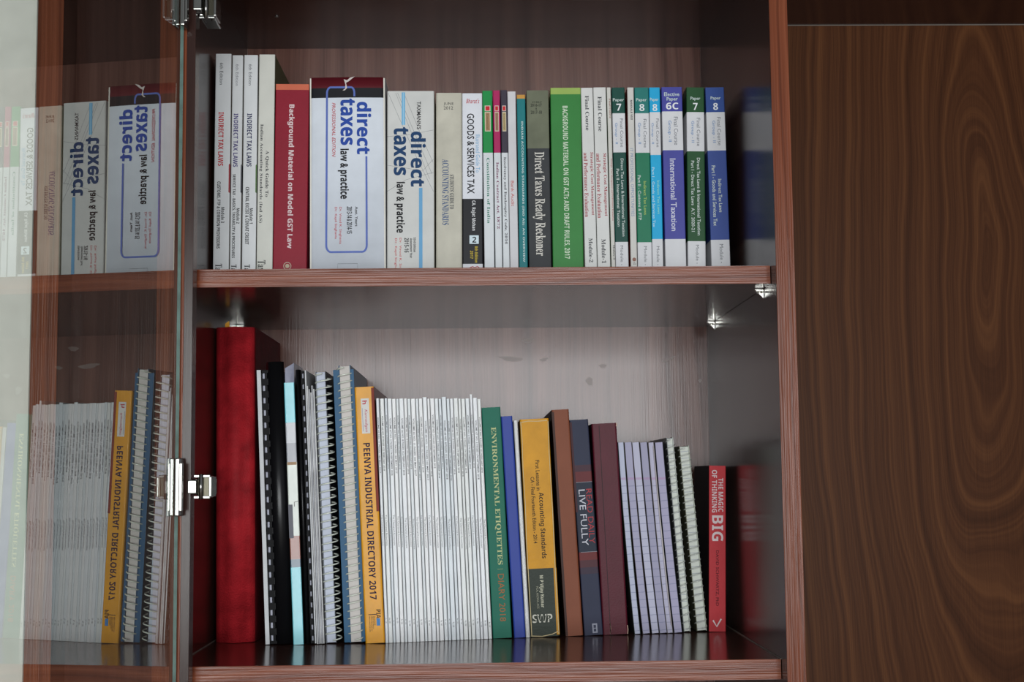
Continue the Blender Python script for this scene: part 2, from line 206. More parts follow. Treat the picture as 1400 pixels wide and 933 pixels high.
sE 329 12,327 12,339 297,339 297,238 286,238 274,277 253,303 220,316 173,321 159,320 149,319 142,316 139,310 137,302 136,289 136,183 144,183 173,187 193,200 206,223 215,257 227,257 227,88 214,88 210,115 203,135 193,149 179,159 161,164 138,166 136,166 136,50 138,35 143,26 154,22 172,21 205,23 233,29 257,40 276,56 292,78 306,107 320,107 300,0 11,0 11,13 33,15 47,22 54,36 56,58 56,275 54,301 46,317 33,324
sF 301 11,327 11,339 293,339 293,238 281,238 274,266 265,287 250,303 231,313 205,319 171,321 158,321 149,320 142,318 138,314 136,307 136,297 136,184 142,184 170,188 191,201 204,224 212,258 225,258 225,88 212,88 204,125 191,149 170,162 141,167 136,167 136,60 137,44 140,32 146,23 156,18 171,14 191,13 191,0 12,0 12,13 33,17 47,25 53,39 56,62 56,279 53,302 46,315 32,322
sG 378 145,341 192,347 232,342 275,328 282,325 289,325 296,326 302,330 307,337 312,347 326,347 326,229 312,229 300,257 285,282 266,302 245,317 223,327 199,330 131,290 109,170 115,100 134,50 165,20 205,10 229,12 244,20 252,34 255,53 255,95 253,115 245,127 230,133 205,136 205,148 373,148 373,136 352,133 340,127 334,115 332,96 332,22 266,0 200,-8 149,-2 105,15 69,41 43,77 26,120 21,171 26,219 43,262 69,297 104,324
sH 390 12,327 12,339 180,339 180,327 164,325 152,322 144,317 139,309 136,298 136,282 136,187 255,187 255,282 254,298 251,309 246,317 239,322 227,325 210,327 210,339 378,339 378,327 356,323 343,316 337,303 335,282 335,60 337,39 343,25 356,16 378,13 378,0 210,0 210,13 231,16 245,23 252,36 255,60 255,165 136,165 136,60 138,37 145,24 158,16 180,13 180,0 12,0 12,13 33,16 47,24 53,37 56,60 56,282 53,302 46,316 33,323
sI 194 10,327 10,339 182,339 182,327 160,324 146,318 138,307 136,288 136,58 137,44 140,33 145,25 153,20 166,16 183,13 183,0 10,0 10,13 31,17 46,24 53,36 56,56 56,288 54,307 47,318 33,324
sJ 246 59,327 59,339 234,339 234,327 218,324 206,321 198,315 193,306 191,292 190,273 190,66 163,-20 81,-49 58,-46 38,-40 21,-30 9,-16 0,-1 -3,17 0,33 8,45 20,53 33,56 48,53 59,46 67,35 69,21 68,10 63,-1 58,-10 57,-15 62,-26 78,-30 94,-27 103,-19 108,-4 110,16 110,273 109,291 106,305 100,314 91,320 78,324
sK 380 13,327 13,339 181,339 181,327 164,325 153,322 145,317 140,309 137,298 136,282 136,174 239,278 254,297 260,312 249,323 217,327 217,339 362,339 362,327 355,327 309,312 257,269 202,212 345,35 354,25 363,19 373,15 387,13 387,0 209,0 209,13 219,13 228,14 235,14 240,16 246,20 249,26 245,35 236,49 149,159 136,148 136,60 138,37 145,24 158,16 181,13 181,0 12,0 12,13 34,16 47,24 54,37 56,60 56,282 54,302 47,316 34,323
sL 318 12,327 12,339 186,339 186,327 168,326 155,323 146,318 140,310 137,298 136,282 136,62 136,46 138,35 142,28 149,23 159,21 174,21 207,23 234,30 257,41 275,59 291,84 305,115 318,115 299,0 12,0 12,13 33,16 47,24 53,37 56,60 56,282 53,303 46,316 33,323
sM 472 11,327 11,339 138,339 236,106 335,339 460,339 460,327 439,323 426,315 419,302 417,282 417,64 418,45 421,32 425,23 433,17 444,14 459,13 459,0 295,0 295,13 310,15 322,19 330,24 335,33 338,45 339,62 339,297 215,0 201,0 79,290 79,60 81,36 89,22 104,15 126,13 126,0 11,0 11,13 32,16 46,24 53,37 56,59 56,285 55,299 53,310 47,317 39,322 27,325
sN 367 14,327 14,339 117,339 291,126 291,281 290,297 288,308 282,316 275,321 263,324 247,327 247,339 357,339 357,327 335,323 323,316 316,303 314,281 314,-8 300,-8 80,261 80,59 82,36 88,23 102,16 124,13 124,0 14,0 14,13 29,14 40,17 48,23 53,31 56,43 57,59 57,289 36,313 27,323 21,325
sO 391 161,344 198,347 233,344 266,334 296,318 321,297 342,271 358,241 368,207 371,170 368,133 358,100 342,69 321,43 294,22 264,6 231,-5 194,-8 158,-5 126,6 96,22 70,43 49,69 34,100 24,133 21,170 24,206 34,239 49,270 71,296 97,317 127,334/194,330 129,290 108,170 114,100 132,50 160,19 197,9 261,49 282,170 277,239 259,289 231,320
sP 311 12,327 12,339 159,339 214,336 250,328 273,314 290,296 301,273 305,247 297,209 273,179 234,159 180,153 136,153 136,60 138,37 145,24 158,16 180,13 180,0 12,0 12,13 33,16 47,24 53,37 56,60 56,282 53,302 46,316 33,323/161,321 148,320 141,316 137,308 136,297 136,171 150,171 182,175 202,188 214,211 218,245 214,279 205,303 187,316
sQ 391 161,344 198,347 233,344 266,334 296,318 321,297 342,271 358,241 368,207 371,170 363,113 338,64 299,25 246,0 281,-45 331,-60 348,-59 366,-55 369,-69 324,-82 282,-86 195,-65 139,-1 105,15 76,37 52,64 35,96 24,131 21,170 24,206 34,239 49,270 71,296 97,317 127,334/194,330 129,290 108,170 114,100 132,50 161,19 198,9 262,49 283,170 277,239 259,289 231,320
sR 352 12,327 12,339 162,339 227,334 274,317 301,289 311,249 292,197 235,167 322,38 330,27 337,19 345,15 356,13 358,13 358,0 252,0 150,158 136,158 136,60 138,37 145,24 158,16 180,13 180,0 12,0 12,13 33,16 47,24 53,37 56,60 56,282 53,302 46,316 33,323/167,321 151,319 141,315 137,304 136,287 136,174 152,174 185,179 208,192 222,216 226,250 211,303
sS 291 110,344 138,347 153,346 171,344 190,339 210,334 214,333 217,332 220,331 223,331 233,335 239,347 252,347 252,238 240,238 231,264 219,287 203,305 185,319 165,328 145,331 122,328 104,318 93,302 89,283 92,265 102,251 118,238 141,226 189,203 216,189 236,174 251,157 261,140 266,121 268,99 264,69 252,43 234,22 209,6 179,-4 143,-8 131,-7 118,-6 106,-3 94,1 82,4 73,7 67,9 63,9 56,8 52,5 48,0 46,-8 32,-8 32,118 47,118 62,70 83,37 111,18 147,11 172,15 191,27 203,45 208,67 198,96 168,119 121,142 83,164 57,188 42,215 37,247 40,275 50,300 65,320 86,335
sT 315 8,237 8,339 306,339 306,236 293,236 266,301 200,323 196,323 196,60 198,37 206,23 220,15 244,13 244,0 69,0 69,13 91,16 106,23 113,37 116,60 116,323 111,323 76,317 49,300 30,273 22,237
sU 367 11,327 11,339 179,339 179,327 163,325 151,322 143,317 138,309 135,298 135,282 135,104 139,66 151,38 173,22 205,16 270,42 292,119 292,282 290,302 282,315 268,323 245,327 245,339 353,339 353,327 334,322 322,314 316,301 315,282 315,135 307,69 283,24 242,-1 185,-10 125,-2 85,21 62,60 55,116 55,282 52,302 45,316 32,323
sV 319 -11,327 -11,339 157,339 157,327 137,325 124,322 116,315 114,305 115,295 120,282 193,107 259,281 263,294 264,305 262,315 254,322 241,325 223,327 223,339 329,339 329,327 315,324 304,318 294,306 285,285 171,-10 158,-10 33,284 25,300 17,313 6,322
sW 455 -12,327 -12,339 135,339 135,327 121,325 112,322 106,315 105,306 106,293 110,278 166,114 224,263 213,297 207,311 199,320 188,324 171,327 171,339 327,339 327,327 301,322 293,307 294,299 297,288 353,124 403,275 407,291 409,303 407,314 401,321 390,325 375,327 375,339 465,339 465,327 452,322 443,314 435,301 428,282 332,-8 319,-8 235,230 142,-8 127,-8 24,293 18,308 11,318 2,324
sX 351 11,327 11,339 182,339 182,327 171,327 149,322 142,309 144,301 150,289 197,216 240,278 249,295 252,308 244,322 218,327 218,339 341,339 341,327 339,327 318,324 300,315 283,300 266,278 209,197 308,43 317,30 325,21 333,15 344,13 346,13 346,0 178,0 178,13 181,13 207,17 216,31 213,43 205,59 156,136 103,60 95,46 93,34 102,18 130,13 130,0 9,0 9,13 39,22 67,50 144,155 58,288 46,304 35,317 24,324 12,327
sY 317 -10,326 -10,339 154,339 154,326 146,326 133,325 124,322 118,317 116,310 118,302 122,292 185,168 248,273 257,290 260,304 250,320 222,326 220,326 220,339 327,339 327,326 315,323 305,316 295,306 285,292 200,152 200,60 202,37 209,24 222,16 244,13 244,0 76,0 76,13 97,16 111,24 117,37 120,60 120,133 35,288 22,308 11,320 6,322 1,324 -5,325
sZ 329 33,236 43,339 303,339 303,330 114,22 178,22 225,28 260,46 286,77 303,122 316,122 303,0 15,0 15,8 206,320 160,320 129,318 105,313 86,303 70,287 57,265 46,236
sa 256 94,235 121,237 166,232 196,218 213,193 218,157 218,47 218,36 220,30 222,27 227,26 232,27 239,31 245,21 219,-1 190,-8 161,1 149,26 113,2 71,-7 48,-3 30,9 19,26 15,47 23,77 47,101 89,122 148,142 148,180 146,198 139,210 127,218 110,220 86,216 78,204 79,199 85,191 90,181 92,172 89,160 82,150 71,144 58,142 44,144 33,151 27,162 25,176 28,193 37,207 51,220 71,229/148,126 103,103 88,62 94,34 113,25 120,26 130,31 139,37 148,47
sb 269 6,327 6,339 103,339 103,208 131,230 165,237 189,233 211,223 229,205 243,183 252,155 255,124 251,88 240,56 223,30 201,10 174,-3 143,-8 110,0 78,21 40,-9 32,-9 32,289 31,308 27,319 20,324/137,209 126,207 116,201 107,192 103,180 103,51 111,21 136,11 158,17 173,37 180,71 183,119 180,159 172,187 158,203
sc 219 99,233 130,238 162,234 186,222 201,204 207,183 204,170 198,160 189,154 176,152 154,161 146,187 146,191 147,195 147,198 147,202 142,216 126,221 94,201 84,140 88,92 102,57 124,36 152,29 178,35 202,54 212,45 169,6 116,-8 89,-4 65,8 44,26 28,51 18,79 15,112 18,146 30,176 48,202 71,221
sd 275 131,327 131,339 238,339 238,56 239,40 242,30 249,24 263,21 263,8 219,4 166,-8 166,29 140,2 104,-8 79,-4 58,8 40,26 26,50 17,78 15,110 18,146 27,177 41,202 61,221 83,233 109,237 140,230 166,209 166,299 164,312 158,320 147,325/130,209 110,203 97,186 90,156 88,114 90,73 97,44 109,27 128,21 139,23 150,31 160,42 166,57 166,180 162,191 154,201 142,207
se 224 89,233 117,237 156,230 185,209 204,174 211,129 211,124 87,124 103,54 149,32 176,40 201,64 212,54 169,8 115,-8 87,-4 63,8 43,26 28,51 18,82 15,117 18,150 28,179 44,203 65,222/120,221 95,204 87,152 87,143 150,143 150,160 148,187 144,206 135,217
sf 159 92,341 130,346 158,342 179,332 192,316 196,298 194,283 188,273 178,267 167,265 155,266 146,272 140,280 138,291 139,302 144,313 145,315 146,318 147,320 147,322 144,328 134,330 121,328 114,320 111,308 110,291 110,231 152,231 152,206 110,206 110,49 112,30 118,19 129,14 149,12 149,0 11,0 11,12 22,14 30,16 34,20 37,26 38,36 39,55 39,206 12,206 12,231 39,231 39,263 45,298 63,324
sg 244 90,235 117,237 146,234 174,227 236,227 236,200 200,200 213,177 217,152 214,131 206,113 192,97 174,86 153,79 128,77 122,77 117,77 111,77 106,78 94,76 84,70 77,62 75,53 83,41 105,37 131,37 166,35 193,30 212,22 225,10 233,-7 235,-28 227,-60 203,-84 163,-99 109,-105 66,-101 36,-91 17,-75 11,-56 21,-34 51,-19 26,-1 18,23 21,40 32,55 50,69 76,82 31,112 16,158 20,180 30,199 45,215 65,227/117,221 102,217 92,206 87,186 85,157 87,129 92,109 102,97 117,93 132,97 142,109 147,129 149,157 147,186 142,206 132,217/153,-26 72,-26 59,-38 55,-54 59,-66 71,-77 90,-84 120,-87 177,-77 196,-49 193,-38 186,-31 172,-27
sh 284 14,328 14,339 110,339 110,199 142,227 181,237 230,217 246,158 246,42 247,28 251,19 258,14 271,12 271,0 151,0 151,12 154,12 170,19 175,42 175,162 174,179 171,192 163,200 151,202 129,195 110,175 110,42 111,28 115,19 122,14 134,12 134,0 14,0 14,12 26,14 34,19 38,28 39,42 39,297 38,310 34,320 27,325
si 148 60,342 75,345 90,342 102,334 110,322 113,307 110,292 102,280 89,272 75,270 60,272 48,280 40,292 38,307 40,322 48,334/15,219 16,231 111,231 111,42 112,28 115,20 122,14 134,12 134,0 14,0 14,12 26,14 34,19 38,28 39,42 39,188 38,203 35,212 28,217
sj 156 65,343 79,346 94,343 106,335 114,323 117,308 114,294 106,282 94,273 79,271 64,273 52,281 44,293 42,308 44,323 53,335/16,219 16,231 119,231 119,-16 112,-55 94,-82 65,-99 27,-105 8,-103 -8,-98 -22,-89 -33,-79 -39,-66 -42,-52 -39,-39 -33,-30 -24,-24 -11,-22 1,-23 11,-29 17,-38 20,-49 18,-57 14,-65 10,-72 8,-77 12,-84 23,-87 36,-84 44,-74 47,-59 48,-40 48,186 46,202 42,212 32,217
sk 267 15,327 16,339 110,339 110,126 169,185 178,196 182,207 175,216 156,219 153,219 153,231 257,231 257,219 229,212 205,194 166,156 258,26 268,15 280,12 280,0 157,0 157,12 162,12 174,15 178,24 177,30 173,37 121,110 110,100 110,42 111,28 115,20 122,14 134,12 134,0 13,0 13,12 26,14 34,19 38,28 39,42 39,296 38,311 35,320 28,325
sl 149 15,327 15,339 111,339 111,42 112,28 115,20 122,14 134,12 134,0 14,0 14,12 26,14 34,19 38,28 39,42 39,296 38,310 35,320 28,325
sm 413 140,227 177,237 218,226 239,195 271,226 311,237 359,217 375,158 375,42 376,28 380,19 387,14 399,12 399,0 281,0 281,12 293,14 300,20 304,29 305,42 305,162 304,179 301,192 293,200 281,202 260,196 242,177 242,42 243,29 246,20 253,14 265,12 265,0 149,0 149,12 160,14 168,20 171,29 173,42 173,162 171,179 168,192 161,199 149,202 127,195 109,175 109,42 110,29 114,20 120,14 132,12 132,0 14,0 14,12 26,14 34,19 38,28 39,42 39,189 38,202 34,211 27,217 14,219 14,231 109,231 109,197
sn 284 142,228 181,237 230,217 246,158 246,42 247,28 251,19 258,14 271,12 271,0 151,0 151,12 154,12 170,19 175,42 175,162 174,179 171,192 163,200 151,202 129,195 110,175 110,42 111,28 115,19 122,14 134,12 134,0 14,0 14,12 26,14 34,19 38,28 39,42 39,189 38,202 34,211 27,217 14,219 14,231 110,231 110,199
so 251 94,233 125,237 156,233 183,222 205,203 222,179 232,149 236,115 232,81 222,51 205,27 183,8 156,-4 126,-8 94,-4 67,9 45,27 28,52 18,82 14,115 18,148 28,178 45,203 67,221/126,223 107,217 96,202 89,169 87,115 88,85 89,61 92,42 96,29 108,14 126,9 144,14 156,29 159,42 162,61 163,85 164,115 161,169 155,202 143,217
sp 277 134,227 172,238 196,234 218,222 236,204 249,180 258,151 261,119 258,84 249,54 235,28 217,9 194,-3 169,-8 136,0 110,24 110,-43 111,-61 113,-73 117,-82 124,-88 134,-90 147,-92 147,-104 13,-104 13,-92 23,-91 30,-87 35,-82 38,-75 39,-64 39,-48 39,181 38,200 35,211 27,216 15,220 15,231 107,231 107,196/148,207 127,199 110,175 110,51 125,29 146,21 165,27 178,44 186,74 188,115 186,155 180,185 168,201
sq 271 192,210 230,239 238,239 238,-62 239,-76 243,-85 251,-90 264,-92 264,-104 130,-104 130,-92 148,-89 159,-85 165,-76 167,-62 167,22 139,0 106,-7 81,-3 59,8 40,25 27,48 18,75 15,107 19,143 30,175 47,201 69,221 96,233 127,238 160,231/134,220 112,213 98,195 90,162 87,116 90,74 97,45 111,28 133,22 144,24 155,30 163,38 167,50 167,180 158,210
sr 214 157,234 174,237 192,234 205,226 213,214 216,198 213,185 207,175 197,168 185,166 173,167 165,172 159,178 154,186 148,192 141,194 130,190 121,180 113,164 111,143 111,42 113,27 118,19 129,14 147,12 147,0 14,0 14,12 26,14 34,19 38,28 39,42 39,188 38,203 35,212 27,217 15,219 16,231 109,231 109,188 123,209 139,224
ss 214 73,232 105,238 114,237 124,235 135,233 148,229 151,228 154,228 156,227 159,227 166,230 172,238 182,238 182,165 170,165 160,189 146,206 130,217 111,221 97,219 87,213 80,204 78,193 80,182 86,173 95,165 109,158 143,141 165,128 180,113 189,94 192,71 186,38 170,14 145,-2 113,-8 90,-5 65,5 60,6 55,7 44,3 38,-7 27,-7 27,79 40,79 49,50 65,29 84,16 105,11 121,13 133,20 141,30 143,44 136,63 116,78 80,97 57,110 41,126 31,144 28,164 33,193 48,217
st 170 83,297 96,316 108,316 108,231 155,231 155,208 108,208 108,61 108,47 111,38 117,32 125,30 141,36 154,56 166,49 136,7 92,-7 66,-3 49,8 39,26 36,53 36,208 15,208 15,223 43,250 66,275
su 279 9,219 9,231 106,231 106,55 107,43 112,34 120,28 132,27 153,32 170,49 170,185 169,201 165,211 156,217 141,219 141,231 241,231 241,52 242,38 247,29 255,24 268,22 268,10 223,5 170,-8 170,30 156,14 139,3 119,-5 98,-8 68,-2 49,13 38,38 34,72 34,185 33,200 29,210 22,217
sv 228 -2,219 -2,231 122,231 122,219 116,219 101,216 96,206 96,203 97,200 138,91 176,188 178,197 180,203 172,215 152,219 152,231 227,231 227,220 215,215 207,208 200,196 194,181 119,-8 106,-8 29,185 22,199 16,209 9,216
sw 324 -8,219 -8,231 103,231 103,219 95,217 89,215 86,211 85,206 85,202 86,198 87,193 89,188 124,95 157,175 150,198 145,208 141,215 135,218 125,220 125,231 241,231 241,219 225,215 220,206 220,203 221,200 221,197 222,195 250,105 285,191 287,198 288,205 287,211 283,215 276,218 265,220 265,231 332,231 332,220 322,217 316,212 311,203 307,192 227,-8 215,-8 166,147 104,-8 91,-8 13,197 9,205 5,212 -1,216
sx 237 3,219 3,231 126,231 126,219 110,216 105,209 106,203 111,194 137,153 167,191 172,200 175,208 173,213 169,216 162,218 150,219 150,231 232,231 232,221 210,210 189,189 148,137 217,27 221,21 226,16 231,13 238,12 238,0 116,0 116,12 125,13 133,15 137,18 138,23 136,32 129,44 103,85 73,46 65,34 63,26 69,15 85,11 88,11 88,0 4,0 4,11 25,22 46,42 92,102 32,196 18,212
sy 223 -4,219 -4,231 121,231 121,219 109,218 101,216 97,212 96,205 96,202 97,199 98,195 99,191 138,89 172,180 174,187 176,194 177,199 177,204 175,211 171,216 163,218 151,219 151,231 223,231 223,219 214,216 206,209 200,197 193,181 121,-18 108,-49 96,-71 84,-87 71,-97 56,-103 39,-105 22,-102 8,-93 -2,-80 -5,-62 -3,-50 4,-40 13,-32 27,-30 38,-31 48,-37 54,-45 56,-57 55,-59 55,-61 55,-63 55,-65 57,-71 64,-73 73,-69 85,-55 91,-45 96,-33 101,-19 105,-4 27,187 23,197 18,205 14,210 12,214 6,217 -3,219
sz 218 20,161 24,231 205,231 205,217 94,19 114,19 144,22 166,33 181,51 194,80 206,80 200,0 10,0 10,11 125,214 96,214 71,211 54,202 41,186 33,161
s0 279 99,356 141,362 180,356 211,340 234,312 250,276 259,231 263,179 259,127 250,82 234,46 211,18 179,1 140,-5 99,1 68,18 44,46 29,83 20,128 17,180 20,231 29,276 44,312 68,340/141,330 117,320 104,290 97,243 95,179 97,115 104,68 117,38 140,28 163,38 177,68 183,115 185,179 183,243 177,290 163,320
s1 279 98,333 133,359 189,359 189,59 190,45 194,35 202,29 215,27 255,27 255,0 49,0 49,27 90,27 101,28 109,34 113,43 115,59 115,310 96,289 80,272 65,261 50,258 39,260 30,268 23,279 21,295 37,300 55,307 75,317
s2 279 96,360 130,362 179,356 215,340 237,313 244,279 242,262 238,245 229,228 217,209 200,188 178,164 149,136 115,103 65,55 182,55 196,57 208,64 217,75 223,90 227,105 257,105 254,0 18,0 18,52 92,127 119,157 139,183 153,206 162,229 167,252 169,277 166,301 158,318 146,328 130,332 108,326 94,310 86,283 84,245 58,248 37,256 24,271 20,295 23,312 32,328 47,342 69,353
s3 279 81,357 128,362 176,357 213,341 236,315 244,281 239,250 222,224 197,204 168,191 188,185 208,177 227,166 243,150 253,129 257,103 254,75 245,52 232,33 215,19 194,8 172,1 147,-4 122,-5 87,-3 60,4 40,13 25,26 17,40 14,55 17,72 27,84 41,92 57,94 61,66 73,46 93,34 118,30 134,32 149,37 161,45 171,59 177,78 180,104 175,130 160,151 135,164 102,169 71,169 71,200 104,200 132,205 152,220 164,244 168,274 165,298 157,316 144,328 126,332 110,329 99,320 91,307 86,291 84,273 83,254 56,257 35,265 22,279 18,299 25,323 46,344
s4 279 7,124 149,357 218,357 218,126 270,126 270,93 218,93 218,62 221,43 230,33 243,28 259,27 266,27 266,0 90,0 90,27 104,27 120,28 133,33 142,43 145,62 145,93 7,93/149,310 145,303 141,294 135,283 129,272 123,261 118,252 113,243 109,238 42,126 145,126 145,214 145,236 146,261 147,286
s5 279 30,184 46,357 235,357 238,266 209,266 205,283 202,291 199,297 192,301 182,302 78,302 70,210 80,212 94,215 109,216 125,217 177,210 218,190 244,157 253,110 250,80 241,56 228,36 210,20 190,9 168,1 145,-3 123,-5 89,-3 62,4 43,14 30,26 23,40 20,56 23,71 31,82 44,88 60,90 61,76 65,62 72,49 83,39 97,32 115,30 131,32 146,37 158,47 168,62 174,83 177,110 172,143 159,166 137,179 109,184 91,183 77,181 65,178 53,175
s6 279 131,358 165,362 194,360 217,354 233,345 245,334 251,321 254,307 250,292 240,280 222,271 194,268 193,283 191,298 187,312 181,323 172,330 161,333 134,324 114,298 100,257 93,201 105,207 120,213 139,218 162,219 203,212 235,192 255,159 262,116 255,67 233,29 197,3 147,-5 112,0 82,13 57,36 38,69 26,112 23,165 25,205 31,242 42,276 58,305 77,329 102,347/144,189 130,187 115,181 102,173 93,165 97,102 109,60 127,36 148,28 165,33 178,48 187,73 190,111 186,146 177,170 163,184
s7 279 22,252 25,357 263,357 263,333 125,0 83,0 216,303 84,303 64,296 55,277 52,252
s8 279 104,359 143,362 189,356 222,337 242,309 249,275 244,248 231,227 209,210 182,194 220,172 246,149 260,123 265,95 256,53 231,21 190,2 137,-5 99,-2 68,8 45,23 28,43 18,66 15,91 20,120 35,144 59,163 89,181 62,199 43,220 31,244 27,271 29,294 38,315 52,334 74,349/154,331 140,333 121,329 108,317 100,299 97,277 101,254 111,237 128,223 151,211 167,222 178,236 184,253 186,275 185,290 181,303 174,315 165,325/122,161 106,148 94,133 85,113 83,89 86,63 98,42 116,28 139,24 162,28 180,41 191,61 195,86 191,108 178,127 155,143
s9 279 99,358 132,362 166,358 197,345 222,322 241,290 253,248 257,194 255,154 249,117 239,83 224,53 204,29 179,11 149,-1 114,-5 87,-3 66,3 50,13 40,25 34,38 32,52 33,62 38,70 45,76 56,80 65,59 77,42 94,30 116,27 166,63 187,172 174,158 158,147 139,140 116,138 76,144 45,164 24,197 18,241 21,275 31,304 48,329 71,347/135,329 116,323 102,307 93,281 90,244 102,191 137,174 153,176 167,183 178,193 187,207 183,262 172,300 156,321
s& 312 144,335 80,313 56,256 68,214 95,177 36,132 14,77 40,19 100,-5 150,7 208,47 247,0 310,0 241,80 275,125 297,170 248,170 232,141 211,115 163,170 211,214 226,261 203,313/115,284 141,293 169,283 180,258 171,232 136,203 114,229 104,261/79,111 123,145 178,81 142,52 105,41 76,51 63,77
s, 110 53,62 31,53 23,33 30,13 48,5 46,-25 30,-50 30,-59 74,-30 88,13 78,48
s. 110 55,56 33,47 25,26 33,4 55,-5 76,4 85,26 76,47
s( 162 129,347 58,241 32,116 58,-9 129,-115 156,-115 101,-9 84,116 101,241 156,347
s) 162 6,347 60,241 78,116 60,-9 6,-115 33,-115 103,-9 130,116 103,241 33,347
s: 110 55,229 33,220 25,199 33,178 55,169 76,178 85,199 76,220/55,56 33,47 25,26 33,4 55,-5 76,4 85,26 76,47
s- 162 20,134 20,87 142,87 142,134
s' 94 25,358 25,300 37,231 58,231 69,300 69,358"""
GL = {}
for ln_ in GLYPHS.split('\n'):
    k = ln_[:2]; rest = ln_[3:].split(' ', 1)
    lp = []
    if len(rest) > 1 and rest[1]:
        lp = [[tuple(map(int, p.split(','))) for p in l.split(' ')] for l in rest[1].split('/')]
    def _area(l): return sum(a[0]*b[1]-b[0]*a[1] for a, b in zip(l, l[1:]+l[:1]))
    def _in(p, l):
        c = False
        for a, b in zip(l, l[1:]+l[:1]):
            if (a[1] > p[1]) != (b[1] > p[1]) and p[0] < (b[0]-a[0])*(p[1]-a[1])/(b[1]-a[1])+a[0]: c = not c
        return c
    for i_, l in enumerate(lp):                      # outlines clockwise, holes the other way
        hole = sum(_in(l[0], m_) for j_, m_ in enumerate(lp) if j_ != i_) % 2
        if (_area(l) > 0) != bool(hole): lp[i_] = l[::-1]
    GL[k] = (int(rest[0]), lp)
TEXTS = {}
def text_mesh(s, st):
    """unit lettering mesh, bounding box 0..1 x 0..1 in X (reading direction) and Y (up)"""
    if (s, st) in TEXTS: return TEXTS[(s, st)]
    if st in ('b', 's', 'B'):
        cu = bpy.data.curves.new('lettering', 'CURVE'); cu.dimensions = '2D'; cu.fill_mode = 'BOTH'; x = 0
        cu.offset = .014 if st == 'B' else 0
        for ch in s:
            if ch == ' ': x += 140; continue
            adv, loops = GL.get(st.lower() + ch, (200, []))
            for l in loops:
                sp = cu.splines.new('POLY'); sp.points.add(len(l) - 1); sp.use_cyclic_u = True
                for p, (a, b) in zip(sp.points, l): p.co = ((x + a) / 500, b / 500, 0, 1)
            x += adv
    else:
        cu = bpy.data.curves.new('lettering', 'FONT'); cu.body = s; cu.resolution_u = 2
        if st == 'i': cu.shear = .3
        if st == 'm': cu.offset = .014
    o = bpy.data.objects.new('lettering', cu); COL.objects.link(o); bpy.context.view_layer.update()
    me = bpy.data.meshes.new_from_object(o.evaluated_get(bpy.context.evaluated_depsgraph_get()))
    bpy.data.objects.remove(o)
    xs = [v.co.x for v in me.vertices]; ys = [v.co.y for v in me.vertices]
    x0, y0, dx, dy = min(xs), min(ys), max(xs) - min(xs), max(ys) - min(ys)
    out = ([((v.co.x - x0) / dx, (v.co.y - y0) / dy) for v in me.vertices], [tuple(p.vertices) for p in me.polygons])
    TEXTS[(s, st)] = out; return out
class Spine:
    """a standing book placed from its measured spine outline; local x across, y into the shelf, z up"""
    def __init__(s, xtl, xtr, yt, xbl, xbr, yb, Y, zf, prev=None):
        A = [at(xtl, yt, Y), at(xtr, yt, Y)]; B = [at(xbl, yb, Y), at(xbr, yb, Y)]
        def ext(t, b):                              # carry the edge down to the board
            d = b - t; k = (zf(b.x) - t.z) / d.z; return t + d * k
        L0, R0 = ext(A[0], B[0]), ext(A[1], B[1])
        lt, lb, rt, rb = A[0].x, L0.x, A[1].x, R0.x
        ht = (A[0].z + A[1].z) / 2
        if prev:
            G = .0003
            pb = prev.rb; zz = min(ht, prev.ht); fr = (zz - R0.z) / (ht - R0.z); pt = prev.right(zz)
            if lb < pb + G: lb = pb + G
            cur = lb + (lt - lb) * fr
            if cur < pt + G: lt = lb + (pt + G - lb) / max(fr, .2)
        lb = max(lb, X0 + .0006); lt = max(lt, X0 + .0006)
        s.w = max(.0022, ((rt - lt) + (rb - lb)) / 2)
        dx = lt - lb; dz = ht - zf(lb)
        s.th = math.atan2(dx, dz); s.w *= math.cos(s.th); s.h = math.hypot(dx, dz); s.Y = Y
        s.O = Vector((lb, Y, zf(lb) + .0002 + max(0, s.w * math.sin(s.th))))
        s.lb, s.rb, s.ht = lb, lb + s.w / math.cos(s.th), ht
        s.px = (xtl, xtr, yt, xbl, xbr, yb)
    def right(s, z): return s.rb + math.tan(s.th) * (z - s.O.z)
    def v(s, y):                                     # height on the spine of a measured row
        xtl, xtr, yt, xbl, xbr, yb = s.px; t = (y - yt) / (yb - yt)
        x = (xtl + (xbl - xtl) * t + xtr + (xbr - xtr) * t) / 2
        d = at(x, y, s.Y) - s.O
        return d.x * math.sin(s.th) + d.z * math.cos(s.th)
def place(name, sp, label, cat='book', group=None):
    o = thing(name, label, cat, sp.O, group); o.rotation_euler = (0, sp.th, 0); o['_w'] = 0; del o['_w']; return o
def letter(root, sp, s, st, rgb, u0, u1, y0, y1, horiz=False, name='lettering', off=.00035):
    V, F = text_mesh(s, st); a, b = sp.v(y0), sp.v(y1); w = sp.w
    if horiz: vs = [(w * (u0 + (u1 - u0) * x), -off, b + (a - b) * y) for x, y in V]
    else: vs = [(w * (u0 + (u1 - u0) * y), -off, a + (b - a) * x) for x, y in V]
    fl = F
    return pydata(name, vs, fl, root, [mat(rgb, .5)])
def patch(root, sp, u0, u1, y0, y1, rgb, off=.0002, name='printed_panel', z=None, rough=.45):
    a, b = (sp.v(y0), sp.v(y1)) if z is None else z; w = sp.w
    a = min(a, sp.h - .0003); b = max(b, .0003)
    return pydata(name, [(w*u0,-off,b),(w*u1,-off,b),(w*u1,-off,a),(w*u0,-off,a)], [(0,1,2,3)], root, [mat(rgb, rough)])
